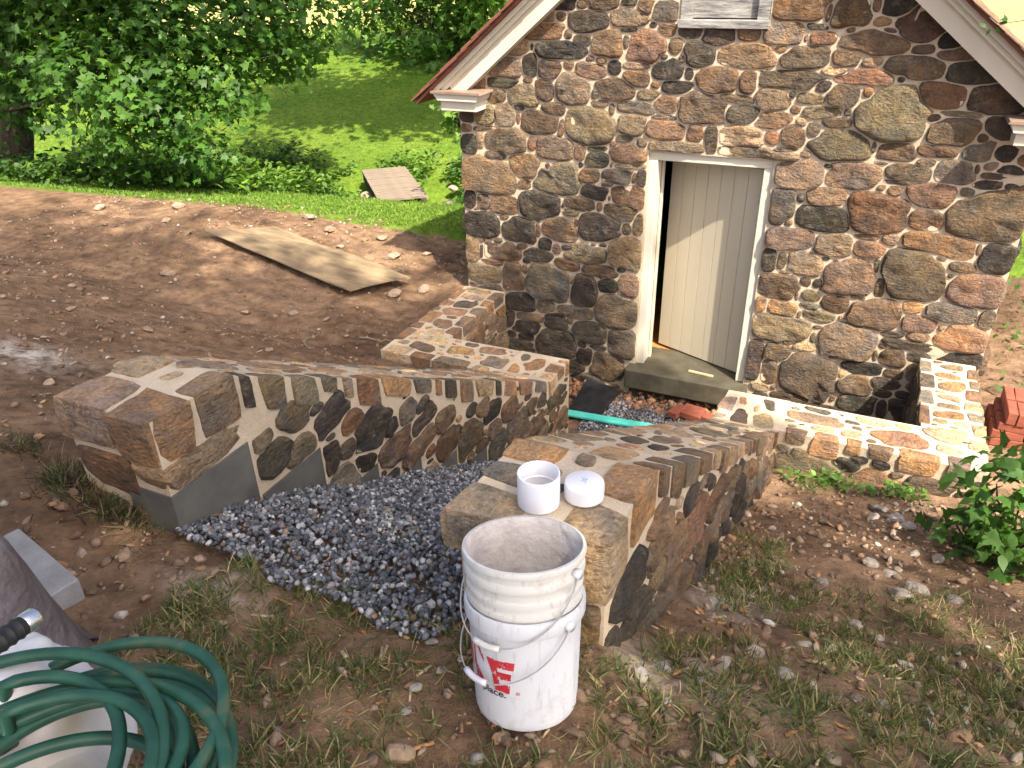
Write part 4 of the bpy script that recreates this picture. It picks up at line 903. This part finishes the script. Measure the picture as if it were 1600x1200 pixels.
rr = .195+.040*np.sin(th*.371+1)+.018*np.sin(th*1.31); cx = .325+.035*np.sin(th*.217)+.02*np.sin(th*.53+2); cy = -6.275+.035*np.cos(th*.291+.5)
hx = cx+rr*1.05*np.cos(th); hy = cy+rr*1.08*np.sin(th); hz = 2.475+.028*((t*13.5) % 4.)*.6+.02*np.sin(th*.73+1)+.018*np.cos(th+1.2)
k = slice(None); hz[-70:] -= np.linspace(0, 1, 70)**2*.04; hx[-70:] += np.linspace(0, 1, 70)**2*.05
hose = thing("garden_hose", "coiled dull green garden hose heaped on the white sack", "hose", (.31, -6.27, 2.44))
def m_hose():
    t = NT("green hose"); P = t.pos(); c = t.ramp(t.noise(P, 9, 5, .6), [(.35, (.012, .060, .036)), (.55, (.024, .095, .058)), (.72, (.13, .125, .075))])
    return t.fin(c, .45, t.bump(t.noise(P, 60, 3), .15, .003), .45)
M['hose'] = m_hose()
child(MB().tube(np.column_stack([hx, hy, hz]).tolist(), .0108, 12).build("tube", M['hose'], None, True), hose)
nz = thing("hose_nozzle", "black ribbed hose nozzle with chrome tip over the white sack", "nozzle", (.153, -6.19, 2.645))
a, b = np.array([.16, -6.26, 2.655]), np.array([.15, -6.13, 2.638]); pts = [a+(b-a)*q for q in np.linspace(0, 1, 27)]
child(MB().tube(pts, [.0165+.0022*(i % 3 == 0) for i in range(27)], 16).build("ribbed_grip", M['rub'], None, True, 30), nz)
child(MB().tube([b+(b-a)*q for q in (0, .02, .16, .18)], [.0168, .018, .018, .0165], 18).build("tip", M['chrome'], None, True, 30), nz)
P_ = [(-.33, .02), (.05, .05), (.36, 0), (.3, -.05), (-.1, -.07)]
o = MB().prism([(x*.35, y*.9) for x, y in P_][::-1], 0, .02, 'z').build("broken_slate", M['ply'], bevel=.003); o.location = (-.18, -5.76, 1.86); o.rotation_euler = (.2, .1, -.3); tag(o, "orange-buff broken stone flake beside the hose", "stone flake")
# twigs and dried roots
for i, (x, y, L, a) in enumerate([(-2.75, -1.45, .5, .4), (-3.0, -1.9, .35, 1.9), (-2.3, -1.0, .4, .1), (-3.4, .95, .5, 2.7), (1.85, -2.2, .35, 1.2), (1.5, -1.95, .3, .2)]):
    p = [(x+math.cos(a)*L*s+.04*math.sin(s*7+i), y+math.sin(a)*L*s+.04*math.cos(s*5+i), 0) for s in np.linspace(0, 1, 9)]
    p = [(q[0], q[1], float(GZ(q[0], q[1]))+.012+.02*math.sin(s*3)) for s, q in enumerate(p)]
    tag(MB().tube(p, [.009*(1-.07*s) for s in range(9)], 6).build("dry_root", M['plank']), "thin dry root lying across the bare dirt", "root", "dry roots on the dirt")

# ---------------------------------------------------------------- trees and shrubs
GREEN = [(.045, .115, .018), (.065, .155, .024), (.095, .20, .032), (.15, .26, .045)]
def foliage(blobs, per, size, cols, wts, spread=.2, droop=.35, shape=MAPLE, shell=.55, k=7):
    """leaf sprays: each spray is a handful of leaves sharing a facing"""
    P = []; N = []; Cc = []; S = []
    for (x, y, z, r) in blobs:
        m = max(4, int(per*r*r)); d = rng.normal(size=(m, 3)); d /= np.linalg.norm(d, axis=1)[:, None]
        c = np.array([x, y, z])+d*(r*(shell+(1-shell)*rng.random((m, 1))**.7))*np.array([1, 1, .85])
        nn = d*.7+np.array([0, 0, .75])+rng.normal(0, .35, (m, 3)); cc = mixc(m, cols, wts, .18)
        for _ in range(k):
            P.append(c+rng.normal(0, spread, (m, 3))*np.array([1, 1, .55])); N.append(nn+rng.normal(0, .35, (m, 3))); Cc.append(cc*rng.uniform(.8, 1.2, (m, 1))); S.append(size*rng.uniform(.65, 1.25, m))
    P = np.concatenate(P); N = np.concatenate(N); n = len(P)
    down = np.column_stack([rng.normal(0, .8, (n, 2)), np.full(n, -droop*3)])
    f = frames(N, np.cross(down, N)+1e-4); f = f*np.array([1, 1, 1])
    return P, f, np.concatenate(S), np.concatenate(Cc)
def limb(a, b, r0, r1, n=9, wob=.12, seed=0):
    a, b = np.array(a, float), np.array(b, float); L = np.linalg.norm(b-a); t = np.linspace(0, 1, n)
    p = a+(b-a)*t[:, None]; env = np.sin(np.pi*t)[:, None]
    p += env*wob*L*.5*np.column_stack([vn(t*3, seed), vn(t*3, seed+9.), .5*vn(t*3, seed+5.)]); return p.tolist(), (r0+(r1-r0)*t).tolist()
def tree(name, label, trunk, blobs, per, size, cols, wts, limbs=True, group=None, **kw):
    base = trunk[0][0]; t = thing(name, label, "tree", base, group)
    mb = MB()
    for (p, q, r0, r1) in trunk: mb.tube(*limb(p, q, r0, r1, 11, .06, p[0]), seg=10)
    child(mb.build("trunk", M['bark'], None, True), t)
    top = np.array(trunk[-1][1])
    if limbs:
        mb = MB()
        for i, b in enumerate(blobs):
            s = np.array(trunk[i % len(trunk)][0])*.35+np.array(trunk[i % len(trunk)][1])*.65
            mb.tube(*limb(s, b[:3], .07, .012, 10, .25, i*1.3), seg=6)
            for j in range(3):
                e = np.array(b[:3])+rng.normal(0, .6, 3)*b[3]; m_ = s+(np.array(b[:3])-s)*.7; mb.tube(*limb(m_, e, .02, .005, 6, .3, i+j*.7), seg=5)
        child(mb.build("limbs", M['bark'], None, True), t)
    P, f, s, c = foliage(blobs, per, size, cols, wts, **kw)
    o = scatter("crown", [kw.get('shape', MAPLE)], P, f, s, c, M['leaf']); child(o, t); return t
MB_ = [(-10.87, 2.2, 2.75, 1.12), (-9.62, 2.18, 2.68, 1.11), (-8.47, 2.27, 2.52, 1.04), (-8.46, 3.44, 2.59, .93), (-8.21, 4.35, 2.62, .97), (-8.03, 5.16, 2.81, .75), (-8.91, 1.36, 2.02, .87), (-8.34, 1.69, 1.82, .8), (-7.98, 2.04, 1.56, .64), (-7.99, 2.83, 1.99, .67), (-7.81, 1.82, 1.16, .42), (-8.62, 1.56, 1.34, .49), (-9.93, 1.69, 2.11, .58), (-11.09, 1.87, 2.59, .75), (-8.08, 4.41, 2.23, .6), (-8.21, 2.94, 2.28, .68), (-10.68, 2.47, 3.0, 1.0), (-7.77, 2.13, 1.05, .32), (-9.24, 2.66, 3.75, 1.4), (-8.59, 4.72, 3.54, 1.38), (-10.94, 2.14, 3.62, 1.38), (-12.5, 3.0, 2.6, 1.2), (-12.2, 2.2, 1.6, .8), (-11.8, 1.6, 1.9, .6), (-7.2, 1.6, 5.2, 1.5), (-9, 1.2, 5.4, 1.6), (-8.2, 3.2, 6, 1.8), (-10.8, 1.5, 5.4, 1.6), (-6.6, 3.2, 5.2, 1.3), (-9.0, 2.0, 2.2, .9), (-9.9, 3.2, 2.2, 1.0)]
tree("maple_tree", "big maple with drooping branches reaching down over the shaded bank", [((-14.6, 3.3, -.2), (-14.1, 3.75, 1.9), .42, .34), ((-14.1, 3.75, 1.9), (-13.0, 4.1, 5.2), .32, .16), ((-14.0, 3.8, 2.0), (-10.5, 3.2, 4.2), .17, .06)], MB_, 88, .135, GREEN[:3], [3, 4, 2.5], spread=.17)
B2 = [(-13.63, 14.67, 2.21, .97), (-12.32, 14.33, 1.9, 1.15), (-11.03, 13.94, 1.78, 1.2), (-10.88, 15.2, 1.93, 1.15), (-10.05, 15.65, 2.08, 1.04), (-10.94, 13.35, 1.17, .78), (-10.17, 13.78, .98, .78), (-9.77, 14.62, 1.49, .9), (-9.98, 16.81, 2.27, 1.08), (-12.11, 14.52, 2.96, 1.46), (-10.52, 15.45, 3.08, 1.67), (-8.9, 14.6, 2.2, 1.2), (-8.5, 13.5, 3.4, 1.5), (-9.6, 13.3, 4.6, 1.8), (-11.6, 13.6, 4.6, 1.8), (-7.6, 14.2, 4.4, 1.6)]
tree("lawn_tree", "sunlit leafy tree on the lawn rise behind the roof corner", [((-10.4, 15.9, .3), (-10.18, 15.55, 2.6), .14, .12), ((-10.18, 15.55, 2.6), (-10.0, 15.0, 5.0), .12, .06)], B2, 34, .21, GREEN[1:], [2, 4, 3], spread=.24)
B4 = [(-8.6, 7.2, 6.2, 1.3), (-7.2, 7.8, 6.6, 1.5), (-6.0, 7.2, 6.0, 1.4), (-9.6, 8.2, 6.8, 1.2), (-7.6, 6.4, 7.2, 1.4), (-5.0, 8.2, 6.8, 1.6), (-3.6, 7.6, 6.4, 1.5), (-10.4, 7.0, 7.0, 1.1), (-6.4, 9.2, 7.2, 1.5)]  # unseen crown added above the view so its shade falls on the lawn
tree("unseen_yard_tree", "unseen tree added behind the house to throw shade across the lawn", [((-3.2, 8.2, .1), (-3.6, 8.0, 4.5), .2, .16), ((-3.6, 8.0, 4.5), (-6.5, 7.8, 6.5), .14, .06)], B4, 40, .28, GREEN[:3], [3, 4, 2], spread=.4, shell=.2)
B3 = [(-5.05, 4.75, 1.25, .28), (-4.95, 4.6, 1.55, .22), (-4.85, 4.9, 1.0, .2)]
tree("sapling", "slim sapling with pale leaves close by the house corner", [((-4.75, 4.95, -.3), (-4.9, 4.8, 1.5), .025, .012)], B3, 160, .12, GREEN[2:], [2, 3], spread=.1)
# unseen tree added behind the viewpoint, crown laid out from the shade it throws
SB = []
for (u_, v_, r) in [(-1.6, -1.75, 1.5), (-3.4, -1.95, 1.65), (-5.6, -1.7, 1.5), (-7.8, -1.6, 1.6), (-.8, -3.3, 1.4), (-3, -3.9, 1.7), (-5.2, -4, 1.7), (.5, -4.6, 1.35), (-1.6, -5.6, 1.8), (.9, -6.4, 1.8), (1.7, -5.0, 1.1), (-4, -6, 1.8), (1.15, -3.5, .75), (-2.3, -.65, .85), (.2, -2.3, .8), (-7.4, -4, 1.7), (2.6, -6.0, 1.3), (-.6, -1.1, .6), (-2.7, -.15, .5), (-1.6, -.4, .55), (-3.4, -.55, .5), (-4.3, -.5, .6), (-6.8, -.6, .8), (-2.2, .0, .5), (-1.15, -.2, .45), (-.75, -.45, .4)]:
    z_ = 16+1.4*math.sin(u_*2.1+v_); SB.append((u_+.622*z_, v_-.5*z_, z_, r))
tree("unseen_shade_tree", "unseen leafy tree added to shade the gravel passage and the foreground", [((9.5, -14, 1.9), (8.8, -13.2, 10), .45, .3), ((8.8, -13.2, 10), (7.0, -12, 16.5), .28, .1)], SB, 30, .30, GREEN[:3], [3, 4, 2], spread=.42, shell=.2)
# shrub beside the low wall
SH = [(2.13, -2.7, 1.15, .22), (2.28, -2.62, 1.0, .26), (2.30, -2.85, .95, .25), (2.45, -2.6, 1.2, .3), (2.15, -2.75, .82, .2), (2.05, -2.5, .72, .14), (2.4, -2.9, .75, .25), (2.22, -2.45, .75, .18)]
sh = thing("shrub", "leafy green shrub growing beside the low wall near the stacked bricks", "shrub", (2.3, -2.65, .45))
mb = MB()
for i, b in enumerate(SH): mb.tube(*limb((2.3+.03*math.sin(i*2), -2.65+.03*math.cos(i*2), .4), b[:3], .012, .004, 8, .2, i), seg=6)
child(mb.build("stems", M['bark'], None, True), sh)
P, f, s, c = foliage(SH, 330, .085, GREEN[:3], [2, 3, 2], .055, .25, MAPLE, .45, 5); child(scatter("leaves", [MAPLE, OVAL], P, f, s, c, M['weed']), sh)
# leafy twig hanging in front of the sunny roof
tw = thing("leafy_twig", "thin leafy twig crossing in front of the sunlit roof slope", "twig", (1.9, -2.1, 3.3))
pts, rd = limb((2.1, -2.2, 3.36), (1.635, -2.13, 3.225), .004, .0015, 8, .1, 3); child(MB().tube(pts, rd, 6).build("stem", M['bark']), tw)
PP = np.array(pts)[np.repeat(np.arange(8), 3)]+rng.normal(0, .012, (24, 3)); child(scatter("leaves", [OVAL], PP, frames(rng.normal(0, .5, (24, 3))+np.array([0, -.6, .6])), rng.uniform(.03, .05, 24), mixc(24, GREEN[:2], [1, 1]), M['weed']), tw)

# ---------------------------------------------------------------- grass and weeds
GC = [(.105, .135, .048), (.15, .175, .065), (.30, .26, .12), (.42, .35, .19), (.075, .115, .035)]
n = 320000; x = rng.uniform(-.75, 2.9, n); y = rng.uniform(-6.5, -1.7, n); w = grass_zone(x, y)
cl = vn(x*22, y*22, 0, 201)
k = (rng.random(n) < np.clip(w*1.2, 0, 1)*np.clip(.35+1.1*cl, .05, 1)) & ~((x > .30) & (x < 1.0) & (y > -5.1) & (x < rwx(y, .02)) & (x > rwx(y, -.48))) & ~inpass(x, y) & ((x-BX)**2+(y-BY)**2 > .14**2)
x, y = x[k], y[k]; n = len(x)
grass("grass", "patchy worn grass in the trodden foreground", x, y, rng.uniform(.025, .085, n), .0042, GC, [3, 3, 2.2, 1.4, 2], .75)
# tufts at the foot of the walls
x = np.concatenate([rng.normal(-1.32, .06, 700), rng.normal(-1.05, .09, 500), rng.normal(-1.75, .06, 160)]); y = np.concatenate([rng.normal(-5.14, .05, 700), rng.normal(-5.2, .035, 500), rng.normal(-5.05, .04, 160)]); n = len(x)
grass("grass_tuft", "grass tufts and dry roots at the foot of the wing wall end", x, y, rng.uniform(.04, .11, n), .0035, [(.05, .035, .025), (.09, .13, .04), (.25, .19, .12)], [4, 3, 2], .7)
# lawn strip and lawn rise
n = 46000; x = rng.uniform(-14, -2.3, n); t_ = 1.05+rng.random(n)**1.2*4.2; y = t_-.157*np.clip(-x-3, -6, 40); k = rng.random(n) < sst(1.0, 1.6, t_+.3*fbm(x*.7, y*.7, 0, 3)); x, y = x[k], y[k]; n = len(x)
LG = [(.10, .20, .022), (.15, .26, .032), (.22, .31, .05), (.075, .15, .02)]
grass("lawn_grass", "short bright grass strip beyond the bare dirt", x, y, rng.uniform(.03, .075, n), .011, LG, [3, 4, 2, 2], .5)
n = 36000; x = rng.uniform(-26, -4.5, n); t_ = 7.4+rng.random(n)*13.5; y = t_-.157*np.clip(-x-3, -6, 40)
grass("lawn_grass", "mown grass on the lawn rise beyond the creek", x, y, rng.uniform(.02, .05, n), .022, LG, [3, 4, 2, 2], .6)
n = 5000; x = rng.uniform(-40, -12, n); t_ = rng.normal(21, .9, n); y = t_-.157*np.clip(-x-3, -6, 40)
grass("tall_grass", "tall bright weeds along the crest below the pale field", x, y, rng.uniform(.25, .75, n), .05, LG, [1, 4, 3, 1], .3)
def weeds(name, label, n, xr, tr_, hgt, size, cols, wts, seed, thr=-.1, shapes=(OVAL,)):
    x = rng.uniform(*xr, n); t_ = rng.uniform(*tr_, n); y = t_-.157*np.clip(-x-3, -6, 40)
    d = fbm(x*.9, y*.9, 0, seed, 3); k = d > thr; x, y, d = x[k], y[k], d[k]; n = len(x)
    h = hgt*np.clip(.35+1.3*(d-thr), .2, 1.3)*rng.random(n)**.6
    nn = np.column_stack([rng.normal(0, .5, (n, 2)), np.full(n, .8)])
    tag(scatter(name, list(shapes), np.column_stack([x, y, GZ(x, y)+h]), frames(nn), size*rng.uniform(.6, 1.3, n), mixc(n, cols, wts), M['weed']), label, "weeds", kind="stuff")
weeds("creek_weeds", "lush bright weeds on the sunny creek bank left of the footbridge", 15000, (-11.5, -6.9), (2.7, 8.2), .5, .11, [(.10, .20, .025), (.16, .27, .04), (.07, .15, .02)], [3, 3, 2], 211, -.25)
weeds("bank_ivy", "dark ground cover on the bank under the maple", 15000, (-17, -8.6), (2.4, 8), .45, .12, [(.035, .085, .015), (.055, .12, .02), (.09, .17, .03)], [3, 3, 1], 221, -.3)
weeds("creek_shrubs", "dark leafy weeds in the ditch right of the footbridge", 4200, (-6.6, -4.3), (5.3, 8.3), .55, .12, [(.05, .12, .02), (.09, .18, .03)], [3, 2], 231, -.2)
# seedlings at the low wall
x = rng.uniform(1.08, 2.0, 420); y = -1.78-.22*rng.random(420)**1.5; n = 420; k = fbm(x*5, y*5, 0, 241, 2) > -.1; x, y = x[k], y[k]; n = len(x)
tag(scatter("seedlings", [OVAL], np.column_stack([x, y, GZ(x, y)+.02+.08*rng.random(n)]), frames(np.column_stack([rng.normal(0, .5, (n, 2)), np.ones(n)])), rng.uniform(.025, .06, n), mixc(n, GREEN[1:], [2, 3, 2]), M['weed']), "green seedlings along the foot of the low wall", "seedlings", kind="stuff")
x = rng.uniform(2.45, 5, 900); y = rng.uniform(-.3, 4, 900); tag(scatter("ground_ivy", [OVAL], np.column_stack([x, y, GZ(x, y)+.03+.06*rng.random(900)]), frames(np.column_stack([rng.normal(0, .5, (900, 2)), np.ones(900)])), rng.uniform(.03, .08, 900), mixc(900, GREEN[:3], [2, 2, 1]), M['weed']), "sparse green ground cover beside the house", "weeds", kind="stuff")
